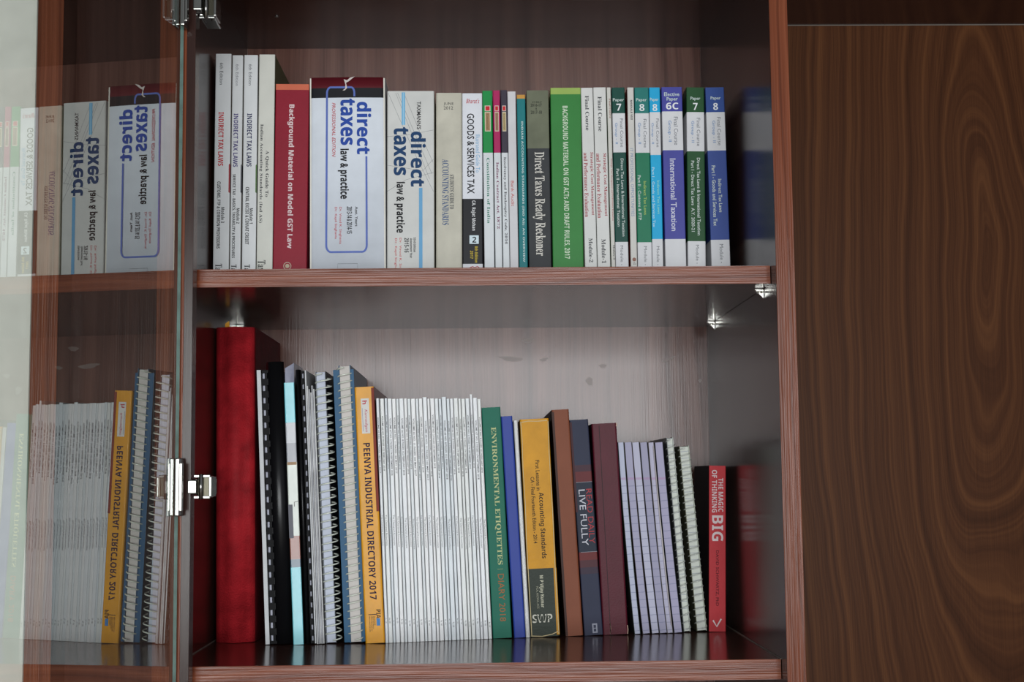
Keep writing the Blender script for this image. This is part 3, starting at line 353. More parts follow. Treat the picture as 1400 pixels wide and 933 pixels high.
def strip(root, sp, pts, wid, rgb, name='printed_line', off=.0003):
    """flat printed line through (u, row) points"""
    P = [Vector((sp.w * u_, 0, sp.v(y))) for u_, y in pts]; vs = []; n = len(P)
    for i, p in enumerate(P):
        t = (P[min(i+1,n-1)] - P[max(i-1,0)]).normalized(); q = Vector((-t.z, 0, t.x)) * wid / 2
        vs += [p + q + Vector((0,-off,0)), p - q + Vector((0,-off,0))]
    return pydata(name, vs, [(2*i, 2*i+1, 2*i+3, 2*i+2) for i in range(n-1)], root, [mat(rgb, .45)])
def cover(root, sp, d, bands, side=None, t=.0005, r=.0012, bulge=0, rough=.4, left=None, right=None, bend=0, bump=0, bscale=300, coat=0, var=0, name='cover', backr=0):
    """wrap-round cover; bands = [(rgb, lower row or None)] from the top down"""
    w, h = sp.w, sp.h; t = min(t, w * .22); r = min(r, w * .35)
    zs = [h]; cols = []
    for rgb, y in bands:
        z = 0 if y is None else max(.001, min(h - .001, sp.v(y)))
        nsub = max(1, int((zs[-1] - z) / .03)) if bend else 1; z0 = zs[-1]
        for k in range(nsub): zs.append(z0 + (z - z0) * (k + 1) / nsub); cols.append(rgb)
    K = 4
    out = [(0, d)] + [(r - r*math.cos(a), r - r*math.sin(a)) for a in (i*math.pi/2/K for i in range(K+1))]
    m_ = 6 if bulge else 1
    for i in range(1, m_): 
        x = r + (w-2*r)*i/m_; out.append((x, -bulge * math.sin(math.pi*i/m_)))
    out += [(w - r + r*math.sin(a), r - r*math.cos(a)) for a in (i*math.pi/2/K for i in range(K+1))] + [(w, d)]
    inn = [(min(max(x, t), w-t), max(y, 0) + t if y < d else d) for x, y in out]
    N = len(out); vs = []; fs = []; mi = []; mats = []; 
    def idx(rgb):
        m = mat(rgb, rough, 'cover', bump=bump, bscale=bscale, coat=coat, var=var)
        if m not in mats: mats.append(m)
        return mats.index(m)
    for z in zs:
        bx = bend * 4 * (z/h) * (1 - z/h)
        vs += [(x + bx, y, z) for x, y in out] + [(x + bx, y, z) for x, y in inn]
    for j, rgb in enumerate(cols):
        a, b = j*2*N, (j+1)*2*N
        for i in range(N-1):
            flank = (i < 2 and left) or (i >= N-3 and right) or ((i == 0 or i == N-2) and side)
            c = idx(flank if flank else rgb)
            fs.append((b+i, b+i+1, a+i+1, a+i)); mi.append(c)
            fs.append((a+N+i, a+N+i+1, b+N+i+1, b+N+i)); mi.append(idx((225,222,214)))
        for i, s_ in ((0, 1), (N-1, -1)):
            q = (a+i, a+N+i, b+N+i, b+i); fs.append(q if s_ > 0 else q[::-1]); mi.append(idx(rgb))
    e = len(cols)*2*N
    for i in range(N-1):
        fs.append((i, i+1, N+i+1, N+i)); mi.append(idx(cols[0]))
        fs.append((e+N+i, e+N+i+1, e+i+1, e+i)); mi.append(idx(cols[-1]))
    o = pydata(name, vs, fs, root, mats, mi)
    if bulge:
        for p in o.data.polygons: p.use_smooth = abs(p.normal.z) < .5 and p.normal.y < -.2
    return o
def pages(root, sp, d, t=.0006, front=.0012, inset=.0006, rgb=(232,228,216), bend=0, name='page_block', m=None):
    w, h = sp.w, sp.h; n = 8 if bend else 1; t = min(t, w*.25); vs = []; fs = []
    for j in range(n+1):
        z = inset + (h-2*inset)*j/n; b = bend*4*(z/h)*(1-z/h)
        vs += [(t+b, front, z), (w-t+b, front, z), (w-t+b, d-.001, z), (t+b, d-.001, z)]
    for j in range(n):
        for i in range(4): fs.append((4*j+i, 4*j+(i+1)%4, 4*j+4+(i+1)%4, 4*j+4+i))
    fs += [(3,2,1,0), (4*n,4*n+1,4*n+2,4*n+3)]
    return pydata(name, vs, fs, root, [m or mat(rgb, .8, 'paper')])
YU = .213
def ylow(x): return .213 + (.037 * max(0, min(1, (x - 500) / 172)) if x < 672 else .037 + .043 * (x - 672) / 296)
# ================================================================ the wood
M_back = lam('walnut_back', (74,45,37), (98,66,57), (124,88,77), rough=.18, scale=.8, spec=.33)
M_side = lam('walnut_side', (38,24,20), (50,32,28), (66,44,38), rough=.2, scale=1.1, spec=.22)
M_board = lam('walnut_board', (48,28,22), (66,39,32), (86,54,45), rough=.17, scale=.9, horiz=True, spec=.4)
M_edge = lam('walnut_edge_band', (84,40,23), (112,57,36), (136,76,51), rough=.2, scale=2.2, horiz=True, bump=.5, spec=.24)
M_post = lam('walnut_post_edge', (82,39,21), (110,56,33), (134,74,48), rough=.26, scale=2.4, bump=.8, spec=.2)
M_panel = lam('walnut_panel', (56,32,19), (76,45,27), (102,64,38), rough=.38, centre=(at(1350,352,D).x, D, at(1350,352,D).z), scale=1.7, spec=.07)
M_white = mat((236,235,226), .6, 'white_paint', bump=.1, bscale=200)
M_chrome = mat((140,138,134), .18, 'chrome', metal=1)
M_steel = mat((70,67,58), .34, 'nickel', metal=1, bump=.1, bscale=900)
M_pin = mat((226,224,216), .12, 'bright_nickel', metal=1)
M_seam = mat((120,112,104), .5, 'seam')
# ================================================================ the setting
def struct(o): o['kind'] = 'structure'; return o
fl = struct(box('floor', (-2.2, 2.6, -4.2, .5, -.05, 0), mat((150,140,128), .35, 'floor_tile'), bev=0))
wl = struct(box('wall_left', (-2.2, -.1700, .0, .5, 0, 2.7), M_white, bev=.004))
wb = struct(box('wall_back', (-.170, 2.6, D + .012, .5, 0, 2.7), M_white, bev=0))
# ================================================================ the bookcase (three bays, one carcass)
bc = thing('bookcase', 'tall dark walnut laminate bookcase with two full shelves of books and an open glass door', 'bookcase', (0, 0, 0))
XL = -.0380
def part(name, b, m, parent=bc, bev=.0006): return box(name, b, m, parent, bev)
def panel_with_edge(name, x0, x1):
    p = part(name, (x0, x1, .0006, D, 0, 2.6), M_side)
    e = part('edge_band', (x0, x1, -.0004, .0005, 0, 2.6), M_post, p, 0); return p
part('side_panel', (XL, X0, .0006, D, 0, 2.6), M_side)
o = part('front_stile', (XL, -.0003, -.0004, .020, 0, 2.6), M_side); part('edge_band', (XL, -.0095, -.0012, -.0004, 0, 2.6), M_post, o, 0)
panel_with_edge('side_panel', W, W + PW)
panel_with_edge('side_panel', -.1693, -.1420)
panel_with_edge('side_panel', 1.42, 1.44)
part('back_panel', (X0, W, D, D + .008, .1, 2.58), M_back, bev=0)
def shelf(name, x0, x1, z1l, z1r, th, y0=S, y1=D, edge=True):
    vs = []
    for x, z in ((x0, z1l), (x1, z1r)):
        vs += [(x,y0,z-th),(x,y0,z),(x,y1,z),(x,y1,z-th)]
    q = [(0,3,2,1),(4,5,6,7),(0,1,5,4),(1,2,6,5),(2,3,7,6),(3,0,4,7)]
    o = pydata(name, vs, [f_[::-1] for f_ in q], bc, [M_board])
    if edge:
        ev = [(x, y, z) for x, zt in ((x0, z1l), (x1, z1r)) for y, z in ((y0-.0008, zt-th), (y0-.0008, zt), (y0+.0002, zt), (y0+.0002, zt-th))]
        pydata('edge_band', ev, [f_[::-1] for f_ in q], o, [M_edge])
    return o
shelf('shelf', X0+.0004, W-.0006, ZM1, ZM1, ZM1-ZM0)
shelf('shelf', X0+.0004, W-.0006, ZB1, ZB1, ZB1-ZB0)
shelf('top_board', X0, W, ZT+.02, ZT+.02, .02, y0=.001)
shelf('shelf', X0+.0004, W-.0006, .92, .92, .02)
shelf('base_board', X0, W, .1, .1, .02, y0=.001)
shelf('roof_board', -.1693, 1.44, 2.62, 2.62, .02, y0=-.001)
# right hand bay: an open niche backed by a walnut panel, and the board over it
part('panel', (W+PW, 1.42, D, D+.008, 0, 2.6), M_panel, bev=0)
zr = at(1200, 34.2, D).z
o = shelf('over_board', W+PW, 1.42, zr+.02, zr+.02, .02, y0=.02, edge=True)
part('seam_strip', (W+PW, 1.42, D-.0012, D, zr-.0012, zr), M_seam, bev=0)
# left hand narrow bay behind the glass
part('filler_panel', (-.1420, XL, .05, .058, 0, 2.6), M_side, bev=0)
# thin seam line where the side walls meet the lower board
for x in (X0, W-.0008):
    zz = zlow(x); part('seam_strip', (x, x+.0008, S, D-.001, zz-.0002, zz+.0009), M_seam, bev=0)
# shelf pins, under the middle board
def pin(x, y, z, s):
    bm = bmesh.new()
    tubem(bm, [(x, y, z-.0042), (x - s*.008, y, z-.0042)], .0014, 8)
    bxm(bm, min(x-s*.0012, x-s*.0002), max(x-s*.0012, x-s*.0002), y-.0028, y+.0028, z-.0115, z-.0012, .0004)
    bxm(bm, min(x-s*.010, x-s*.001), max(x-s*.010, x-s*.001), y-.0025, y+.0025, z-.0022, z-.0004, .0003)
    p = [bm.verts.new(q_) for q_ in ((x-s*.0012,y-.0005,z-.010),(x-s*.0012,y+.0005,z-.010),(x-s*.009,y+.0005,z-.0024),(x-s*.009,y-.0005,z-.0024),(x-s*.0012,y-.0005,z-.002),(x-s*.0012,y+.0005,z-.002))]
    bm.faces.new((p[0],p[1],p[2],p[3])); bm.faces.new((p[0],p[3],p[4])); bm.faces.new((p[1],p[5],p[2]))
    finish(bm, 'shelf_pin', [M_pin], bc)
for y in (.070, .405): pin(W, y, ZM0, 1); pin(X0, y, ZM0, -1)
# dull scuffs on the glossy back board
for px_, py_, a_, b_, tl_ in ((722,466,8,3.5,.1),(698,491,16,3.5,-.1),(744,492,6,2.5,.2),(915,491,10,1.6,.4),(824,501,5,3,0),(957,521,2.4,2.4,0),(806,522,5,6,.3)):
    c_ = at(px_, py_, D); e_ = .00098
    pydata('scuff', [(c_.x + e_*(a_*math.cos(t_)*math.cos(tl_) - b_*math.sin(t_)*math.sin(tl_))*(1+.25*math.sin(3*t_)), D-.0002, c_.z + e_*(a_*math.cos(t_)*math.sin(tl_) + b_*math.sin(t_)*math.cos(tl_))) for t_ in [k*math.pi/8 for k in range(16)]], [tuple(range(16))], bc, [mat((128,112,106), .34, 'scuff', spec=.36)])
# screw head under the top board
bm = bmesh.new(); sx_, sz_ = at(383, 46, .36).x, ZT
tubem(bm, [(sx_, .33, sz_-.0012), (sx_, .33, sz_)], [.0018, .003], 10); bxm(bm, sx_-.0018, sx_+.0018, .3297, .3303, sz_-.0016, sz_-.0011)
finish(bm, 'screw', [M_chrome], bc)
# ---------------------------------------------------------------- glass door, swung a little past square
HX, HY, PHI, GT, DW = -.0116, -.008, math.radians(6.2), .0036, .60
door = bpy.data.objects.new('glass_door', None); COL.objects.link(door); door.parent = bc
door.location = (HX, HY, 0); door.rotation_euler = (0, 0, -PHI); door['label'] = 'frameless clear glass door standing open'
def glass_mats():
    a = bpy.data.materials.new('door_glass_face'); a.use_nodes = True; nt = a.node_tree; nt.nodes.clear(); L = nt.links.new
    out = nt.nodes.new('ShaderNodeOutputMaterial'); mx = nt.nodes.new('ShaderNodeMixShader')
    tr = nt.nodes.new('ShaderNodeBsdfTransparent'); tr.inputs[0].default_value = (.98, .99, .965, 1)
    gl = nt.nodes.new('ShaderNodeBsdfGlossy'); gl.inputs['Roughness'].default_value = .0; gl.inputs[0].default_value = (.96, 1, .97, 1)
    ge = nt.nodes.new('ShaderNodeNewGeometry'); dt = nt.nodes.new('ShaderNodeVectorMath'); dt.operation = 'DOT_PRODUCT'
    L(ge.outputs['Incoming'], dt.inputs[0]); L(ge.outputs['Normal'], dt.inputs[1])
    def M(op, x, y=None):
        n = nt.nodes.new('ShaderNodeMath'); n.operation = op
        for i, v in enumerate((x, y)):
            if v is None: continue
            if isinstance(v, (int, float)): n.inputs[i].default_value = v
            else: L(v, n.inputs[i])
        return n.outputs[0]
    c = M('ABSOLUTE', dt.outputs['Value']); s1 = M('SUBTRACT', 1, c); s5 = M('POWER', s1, 5)
    R1 = M('ADD', M('MULTIPLY', s5, .85), .15); R2 = M('DIVIDE', M('MULTIPLY', R1, 2), M('ADD', R1, 1))   # both faces of the lightly coated pane together
    L(R2, mx.inputs[0]); L(tr.outputs[0], mx.inputs[1]); L(gl.outputs[0], mx.inputs[2]); L(mx.outputs[0], out.inputs[0])
    b = bpy.data.materials.new('door_glass_back'); b.use_nodes = True; nt = b.node_tree; nt.nodes.clear()
    out = nt.nodes.new('ShaderNodeOutputMaterial'); tr = nt.nodes.new('ShaderNodeBsdfTransparent'); tr.inputs[0].default_value = (.97, .99, .98, 1); nt.links.new(tr.outputs[0], out.inputs[0])
    c_ = mat((150, 190, 182), .12, 'door_glass_edge', coat=1, bump=.25, bscale=60, var=.3)
    return [a, b, c_]
gp = pydata('pane', [(-GT,-DW,.93),(0,-DW,.93),(0,0,.93),(-GT,0,.93),(-GT,-DW,2.57),(0,-DW,2.57),(0,0,2.57),(-GT,0,2.57)],
    [(1,2,6,5),(3,0,4,7),(2,3,7,6),(0,1,5,4),(0,3,2,1),(4,5,6,7)], door, glass_mats(), [0,1,2,2,2,2])
def hinge(z):
    bm = bmesh.new()
    bxm(bm, .0004, .0050, -.014, .003, z-.030, z+.030, .0014)
    bxm(bm, -.0085, -.0056, -.014, .003, z-.030, z+.030, .001)
    bxm(bm, .004, .0075, -.012, -.006, z-.025, z+.025, .001)
    finish(bm, 'hinge_clamp', [M_chrome], door)
    bm = bmesh.new()
    bxm(bm, .0, .016, .012, .060, z-.0085, z+.0085, .0016, 1)
    bxm(bm, .004, .0185, .010, .030, z-.0115, z+.0115, .002, 1)
    bxm(bm, .0172, .0200, .006, .034, z-.0105, z+.0105, .0008)
    bxm(bm, .001, .018, .008, .012, z-.0125, z-.0095, .0006); bxm(bm, .001, .018, .008, .012, z+.0095, z+.0125, .0006)
    tubem(bm, [(.009, .007, z-.013), (.009, .007, z+.013)], .0022, 10); tubem(bm, [(.015, .016, z-.013), (.015, .016, z+.013)], .0018, 10)
    bxm(bm, -.003, .006, -.004, .010, z-.007, z+.007, .001)
    finish(bm, 'hinge_arm', [M_chrome, M_steel], bc)
zh = at(262, 666, 0).z; hinge(zh); hinge(at(262, 6, .0).z)
# ================================================================ upper shelf
WHT = (226,228,228); CRM = (222,220,208)
def up(xtl, xtr, yt, xbl, xbr, prev): return Spine(xtl, xtr, yt, xbl, xbr, 367, YU, lambda X: ZM1, prev)
prev = None
def upper(xtl, xtr, yt, xbl, xbr, bands, label, texts=(), d=.17, name='book', group=None, pg=(230,226,214), **kw):
    global prev
    sp = up(xtl, xtr, yt, xbl, xbr, prev); prev = sp; d = min(d, D - YU - .006)
    root = place(name, sp, label, group=group)
    pages(root, sp, d, rgb=pg); cover(root, sp, d, bands, **kw)
    for t in texts: letter(root, sp, *t)
    return root, sp
K_ = (30,30,34)
def taxlogo(u0, u1, y): return ('Taxmann', 's', K_, u0, u1, y, 393)
root, sp = upper(295,316,74,291,313, [(WHT,None)], 'tall white tax law paperback with red title, leftmost on the upper shelf', [
    ('6th Edition','n',(70,70,74),.28,.5,86,116), ('INDIRECT TAX LAWS','b',(200,34,44),.24,.57,153.6,227),
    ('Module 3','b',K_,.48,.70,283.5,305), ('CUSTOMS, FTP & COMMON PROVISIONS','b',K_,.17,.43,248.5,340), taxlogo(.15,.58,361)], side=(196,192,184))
def flank(root, sp, y0, y1, rgb, x=None):
    a, b = sp.v(y0), sp.v(y1); X = sp.w + .00012
    pydata('printed_panel', [(X,.0012,b),(X,.020,b-.002),(X,.020,a+.002),(X,.0012,a)], [(0,1,2,3)], root, [mat(rgb)])
    pydata('printed_panel', [(sp.w*.93,-.0002,b),(sp.w,-.0002,b-.001),(sp.w,-.0002,a+.001),(sp.w*.93,-.0002,a)], [(0,1,2,3)], root, [mat(rgb)])
flank(root, sp, 225, 263, (170,34,46))
root, sp = upper(318,332.5,76,314,328.5, [(WHT,None)], 'slim tall white tax law paperback with violet title, second on the upper shelf', [
    ('6th Edition','n',(150,150,156),.33,.62,88,117.5), ('INDIRECT TAX LAWS','b',(76,66,126),.2,.62,155.5,228.5),
    ('Module 2','b',K_,.58,.88,285,306), ('SERVICE TAX - BASICS, TAXABILITY & PROCEDURES','b',K_,.15,.46,238.5,353), taxlogo(.15,.65,362)], side=(196,192,184))
flank(root, sp, 226, 263, (40,40,58))
root, sp = upper(334,352,75.7,330.5,350, [(WHT,None)], 'tall white tax law paperback with dark navy title, third on the upper shelf', [
    ('6th Edition','n',(110,110,116),.35,.58,88,117), ('INDIRECT TAX LAWS','b',(36,40,86),.27,.62,155.5,228),
    ('Module 1','b',K_,.53,.78,285,306), ('CENTRAL EXCISE & CENVAT CREDIT','b',K_,.22,.48,256,334.5), taxlogo(.2,.6,362)], side=(196,192,184))
flank(root, sp, 226, 263, (76,120,46))
upper(354.5,376.3,75,350.5,372.3, [((218,218,208),None)], 'tall cream paperback guide with dark serif lettering beside the red GST law book', [
    ('Indian Accounting Standards (Ind AS)','s',(66,66,72),.10,.33,170,305), ('A Quick Guide To','s',(66,66,72),.46,.70,206,269.5), ('Taxmann','s',K_,.08,.56,356,393)], side=(70,84,44))
root, sp = upper(377,421,115.6,373,420.5, [((214,112,84),123),((146,32,50),None)], 'dark red paperback with salmon top band and large white title', [
    ('Background Material on Model GST Law','B',(228,206,206),.37,.58,143,340)], bump=.1)
def disc(root, sp, u, y, r, rgb, name='emblem', n=20, ring=0):
    z = sp.v(y); x = sp.w*u; vs = []; 
    for k in range(n):
        a = 2*math.pi*k/n; vs.append((x+r*math.cos(a), -.0003, z+r*math.sin(a)))
    if ring:
        for k in range(n):
            a = 2*math.pi*k/n; vs.append((x+(r-ring)*math.cos(a), -.0003, z+(r-ring)*math.sin(a)))
        return pydata(name, vs, [(k,(k+1)%n,n+(k+1)%n,n+k) for k in range(n)], root, [mat(rgb)])
    return pydata(name, vs, [tuple(range(n))], root, [mat(rgb)])
disc(root, sp, .43, 364, .0048, (200,190,170), ring=.0007); disc(root, sp, .43, 364, .0026, (190,176,150))
# thick hardback
BL = (44,78,166)
root, sp = upper(422.5,527,106.5,423,527.6, [((92,26,34),120.6),((30,30,34),134),((222,228,236),None)], 'very thick white hardback with blue title, maroon torn head and black band', [
    ('direct','B',BL,.625,.815,140,211.5), ('taxes','B',BL,.41,.60,135.5,199), ('law & practice','B',(24,24,28),.375,.52,204,272.4),
    ('PROFESSIONAL EDITION','i',(196,50,60),.30,.345,141,215), ('Asst. Years','m',(50,50,54),.60,.635,283,310),
    ('2013-14 & 2014-15','b',(34,34,38),.49,.56,283,320), ('Dr. Vinod K. Singhania','n',(196,60,70),.385,.425,283.5,334), ('Dr. Kapil Singhania','n',(196,60,70),.325,.365,283.5,327)],
    d=.185, t=.0026, r=.0055, bulge=.0014, rough=.5, right=(206,208,210))
def arcpts(cu, cy, ru, ry, a0, a1, n=6): return [(cu + ru*math.cos(math.radians(a0+(a1-a0)*k/n)), cy - ry*math.sin(math.radians(a0+(a1-a0)*k/n))) for k in range(n+1)]
fr_pts = arcpts(.55,128,.045,8,0,90) + arcpts(.285,128,.05,8,90,180) + [(.222,332)] + arcpts(.285,336,.063,9,180,270) + arcpts(.69,336,.06,9,270,360) + [(.75,214.5)]
OB = .0019
strip(root, sp, [(.595,132.5)] + fr_pts, .0023, (96,116,188), name='printed_frame', off=OB)
for c_ in root.children:
    if c_.name.startswith('lettering'):
        for v in c_.data.vertices: v.co.y = -OB
strip(root, sp, [(.37,372),(.37,361),(.63,361),(.63,372)], .0004, (120,124,130), off=OB)
pydata('torn_jacket', [(sp.w*u_, -OB - .0003*(i % 2), sp.v(y)) for i, (u_, y) in enumerate([(.455,109),(.50,110.5),(.54,106.8),(.60,105.5),(.52,112),(.485,114),(.495,118),(.50,121),(.47,124.2),(.44,124.4),(.475,121.5),(.478,116)])], [tuple(range(12))], root, [mat((216,206,200),.7)])
root, sp = upper(529.4,593,125,529,594.5, [((214,214,210),None)], 'thick off-white tax book with dark blue title and light blue stripe', [
    ("TAXMANN'S",'m',(50,50,54),.63,.72,139,177), ('direct','B',(30,66,108),.50,.82,180,255.3), ('taxes','B',(30,66,108),.14,.45,174,240),
    ('law & practice','B',(24,24,28),.15,.38,249,318.5), ('2015-16','b',(24,24,28),.37,.46,325.5,345.5), ('Assessment Year','b',(30,30,34),.485,.535,326,353),
    ('53rd Edition','b',(30,30,34),.56,.61,325,345), ('Dr. Vinod K. Singhania','n',(200,60,66),.25,.31,325.5,384), ('Dr. Kapil Singhania','n',(200,60,66),.155,.215,326,376)],
    d=.18, rough=.45, right=(180,176,150), r=.002)
strip(root, sp, [(.345,126.5),(.345,171)], .0042, (120,184,222)); strip(root, sp, [(.345,127),(.345,171)], .0009, (168,212,236), off=.0004)
strip(root, sp, [(.712,257),(.712,394)], .0042, (112,172,214))
for a in ([(.02,127),(.62,215),(.98,262)], [(.18,127),(.9,245)], [(.22,127),(.95,238)], [(.36,128),(.70,182),(.97,222)], [(0,187),(.5,184),(.98,178)], [(0,226),(.4,230),(.75,234),(.98,218)], [(0,262),(.4,246),(.98,236)]):
    strip(root, sp, a, .0003, (120,122,128), off=.00015)
root, sp = upper(596,631.5,127.5,596,632, [((200,196,180),None)], 'aged cream paperback dated June 2012 with narrow blue-grey title', [
    ('ACCOUNTING STANDARDS','s',(74,98,138),.24,.49,218,308), ("STUDENTS' GUIDE TO",'s',(66,70,80),.53,.69,239,286)], var=.1, r=.0025)
letter(root, sp, 'JUNE', 'n', (70,70,70), .30, .68, 140.2, 144.6, True); letter(root, sp, '2012', 'n', (70,70,70), .30, .66, 145.6, 150, True)
root, sp = upper(631.5,657.5,128,632.6,661.5, [((228,230,236),272),((34,34,38),361),((222,222,226),None)], 'white and black paperback on goods and services tax with a boxed number 2', [
    ('GOODS & SERVICES TAX','m',(24,24,28),.24,.6,155.5,265), ('Illustrated Guide To','n',(130,180,214),.67,.88,184,236),
    ('CA. Rajat Mohan','b',(226,226,226),.42,.66,274.5,315.5), ('8th Edition','b',(206,180,60),.6,.76,337,359.5), ('2017','b',(206,180,60),.37,.52,343,354)])
letter(root, sp, "Bharat's", 'i', (190,40,56), .2, .86, 135, 141.5, True)
patch(root, sp, .34, .80, 322, 333.6, (214,230,236), name='number_box'); letter(root, sp, '2', 'b', (24,24,30), .48, .68, 324, 332, True, off=.0005)
strip(root, sp, [(.35,366.4),(.5,364.6),(.6,366.4),(.72,364.4),(.85,367)], .0009, (180,40,50))
def slim(xs, top, label, title, tst, tcol, u, y0, y1, gold):
    root, sp = upper(*xs, [(top,209),((224,228,230),None)], label, [(title, tst, tcol, *u, y0, y1)])
    a, b = .22, .80
    patch(root, sp, a, b, 144.6, 152.2, (226,206,196), off=.00015); patch(root, sp, a+.08, b-.08, 145.5, 151.3, (206,40,46), off=.0003)
    patch(root, sp, a, b, 153.2, 179.8, (226,214,190), off=.00015); patch(root, sp, a+.07, b-.07, 154.2, 178.8, gold, off=.0003)
    letter(root, sp, 'Commercial', 's', (130,106,80), a+.18, b-.18, 156, 177, off=.00045); return root, sp
slim((658.8,673,124.5,662.4,676), (34,146,74), 'slim green and white paperback about the constitution', 'Constitution of India', 's', (60,130,108), (.35,.64), 216, 305.5, (168,132,96))
slim((673.8,683.2,124,677.4,687), (180,42,98), 'slim magenta and white paperback about contract law', 'Indian Contract Act, 1872', 's', (126,50,92), (.28,.72), 222, 313, (164,124,100))
slim((684.3,693,123.5,688,697), (66,60,72), 'slim dark grey and white paperback about insolvency law', 'Insolvency and Bankruptcy Code, 2016', 's', (60,56,64), (.25,.74), 215, 334, (184,164,116))
upper(693.6,705,125.5,697.6,709, [((216,214,216),None)], 'plain white paperback with faint red Bank Audit title', [('Bank Audit','n',(198,96,92),.25,.62,247.5,282)], right=(130,40,44))
upper(706.5,717.5,130,710,722, [((206,152,72),135),((34,124,128),None)], 'slim teal paperback with orange top edge', [('INDIAN ACCOUNTING STANDARDS (IND AS): AN OVERVIEW','b',(206,224,222),.40,.70,166,358.5)], left=(200,190,180))
root, sp = upper(719.6,750,124,723.4,754, [((112,116,96),203),((62,64,66),None)], 'olive grey and charcoal tax reckoner with pale condensed serif title', [
    ('Direct Taxes Ready Reckoner','s',(220,216,206),.2,.76,208,350)], var=.14, rough=.5)
for s_, a, b, u0, u1 in (('A.Y. 2016-17',138.6,141,.25,.68),('2016-17',141.8,146,.18,.68),('&',147.2,150,.40,.47),('2017-18',151.4,156,.18,.68)): letter(root, sp, s_, 'm', (50,52,44), u0, u1, a, b, True)
upper(752.4,793,120.5,756,798.5, [((160,186,96),129),((60,134,66),None)], 'green paperback with lime top band and white condensed title', [
    ('BACKGROUND MATERIAL ON GST ACTs AND DRAFT RULES, 2017','b',(214,228,204),.36,.56,145,354)], right=(206,214,190))
RB = (168,66,74)
for xs, dy, mod, lab in (((794,810.4,120.5,800,816.4),0,'Module-2','white course paperback with red-brown serif title touching the green GST book'),
                         ((811,828.4,120,817.2,834.6),1.2,'Module-1','white course paperback with red-brown serif title, the farther right of its pair')):
    upper(*xs, [((222,222,218),None)], lab, [('Final Course','s',(50,52,58),.33,.64,131+dy,178.5+dy), ('Strategic Cost Management','s',RB,.60,.90,208.5+dy,294.5+dy),
        ('and Performance Evaluation','s',RB,.10,.42,209+dy,297+dy), (mod,'s',(60,62,68),.34,.68,326+dy,359+dy)], right=(190,196,184))
upper(829.4,835.2,120,836,841.3, [((214,212,204),None)], 'very thin white course booklet with green edge left of a dark green one', [
    ('Final Course','s',(150,96,84),.5,.9,135,162), ('Strategic Cost Management and Performance Evaluation','s',(182,110,110),.45,.85,217,302), ('Module-3','s',(80,80,84),.5,.95,335,355)], left=(84,130,66))
def course(xs, bands, label, num, papers, fc, gr, t1, t2, tc1=(214,224,220), mod=True, nb=(236,238,240)):
    c1, y1, y2, y3, c2 = bands; W_ = (222,222,224)
    T = [('Final Course','n',(120,122,128),*fc), ('Group - II','n',(96,140,190),*gr)] + t1 + t2
    if mod: T.append(('Module - ','n',(120,122,126),*mod))
    root, sp = upper(*xs, [(c1,y1),(W_,y2),(c2,y3),(W_,None)], label, T)
    for s_, st, u0, u1, a, b in papers: letter(root, sp, s_, st, (206,220,216), u0, u1, a, b, True)
    letter(root, sp, num[0], 'b', nb, num[1], num[2], num[3], num[4], True); return root, sp
LT = (206,216,210)
course((836.4,854,120,842,859.5), ((30,78,68),155,208.5,331,(30,78,68)), 'dark green and white course paperback numbered 7 on the thinner spine', ('7',.32,.70,142,151.5), [('Paper','m',.06,.94,134.5,140)],
    (.58,.82,162.5,201.5), (.14,.38,168,197), [('Direct Tax Laws & International Taxation','m',LT,.56,.78,217,323.5)], [('Part II - International Taxation','m',LT,.2,.42,231,310)], mod=(.38,.6,336,363))
root, sp = upper(857.4,866.5,120,862.4,871.2, [((214,212,206),None)], 'thin off-white booklet with faint blue title between dark green and teal numbered books', [
    ('MODULE VIII','b',(46,44,50),.45,.72,137,164), ('IT PROFESSIONAL OPPORTUNITIES','n',(140,158,186),.25,.72,203,296)], left=(150,60,50))
disc(root, sp, .55, 355, .0023, (150,110,96)); letter(root, sp, 'v2', 'n', (90,90,90), .4, .8, 359, 362)
course((867.4,887,120,872.2,891.4), ((44,124,118),155,209,331.5,(42,124,92)), 'teal and green course paperback numbered 8', ('8',.32,.68,142.5,152), [('Paper','m',.1,.85,134.5,140)],
    (.58,.80,163,202), (.15,.40,168,197), [('Indirect Tax Laws','m',(170,196,110),.5,.70,248,294)], [('Part II - Customs & FTP','m',LT,.1,.32,240,301)], mod=(.45,.65,337,363))
course((887.4,902.2,120,892.2,907), ((40,172,222),153.5,212,327,(40,176,224)), 'bright cyan and white course paperback numbered 8', ('8',.28,.72,142.5,152), [('Paper','m',.05,.85,134,139.6)],
    (.58,.85,162.5,201.5), (.10,.36,168,197), [('Indirect Tax Laws','m',(150,222,210),.56,.78,247,293)], [('Part I - Goods and Services Tax','m',(190,226,240),.1,.34,229,311)], mod=(.4,.66,337,363))
course((904.2,933,119.5,910,938), ((76,78,162),152.5,205.5,327,(78,80,160)), 'wide violet-blue and white course paperback marked 6C', ('6C',.2,.80,140.5,149.8), [('Elective','m',.12,.86,126.5,131.6),('Paper','m',.24,.78,133,139.2)],
    (.56,.76,160,198.5), (.25,.44,165,194), [('International Taxation','m',(216,216,232),.32,.60,217,316)], [], mod=False)
course((938.4,962.6,120,940.6,965), ((42,84,50),153.5,207,330,(42,84,50)), 'forest green and white course paperback numbered 7 on the wider spine', ('7',.36,.62,141,150.5), [('Paper','m',.22,.78,132.5,138.2)],
    (.56,.76,161.5,200), (.22,.42,165.5,195), [('Direct Tax Laws & International Taxation','m',LT,.55,.73,216,322)], [('Part I - Direct Tax Laws  A.Y. 2020-21','m',LT,.22,.40,220,317)], mod=(.45,.62,335,361))
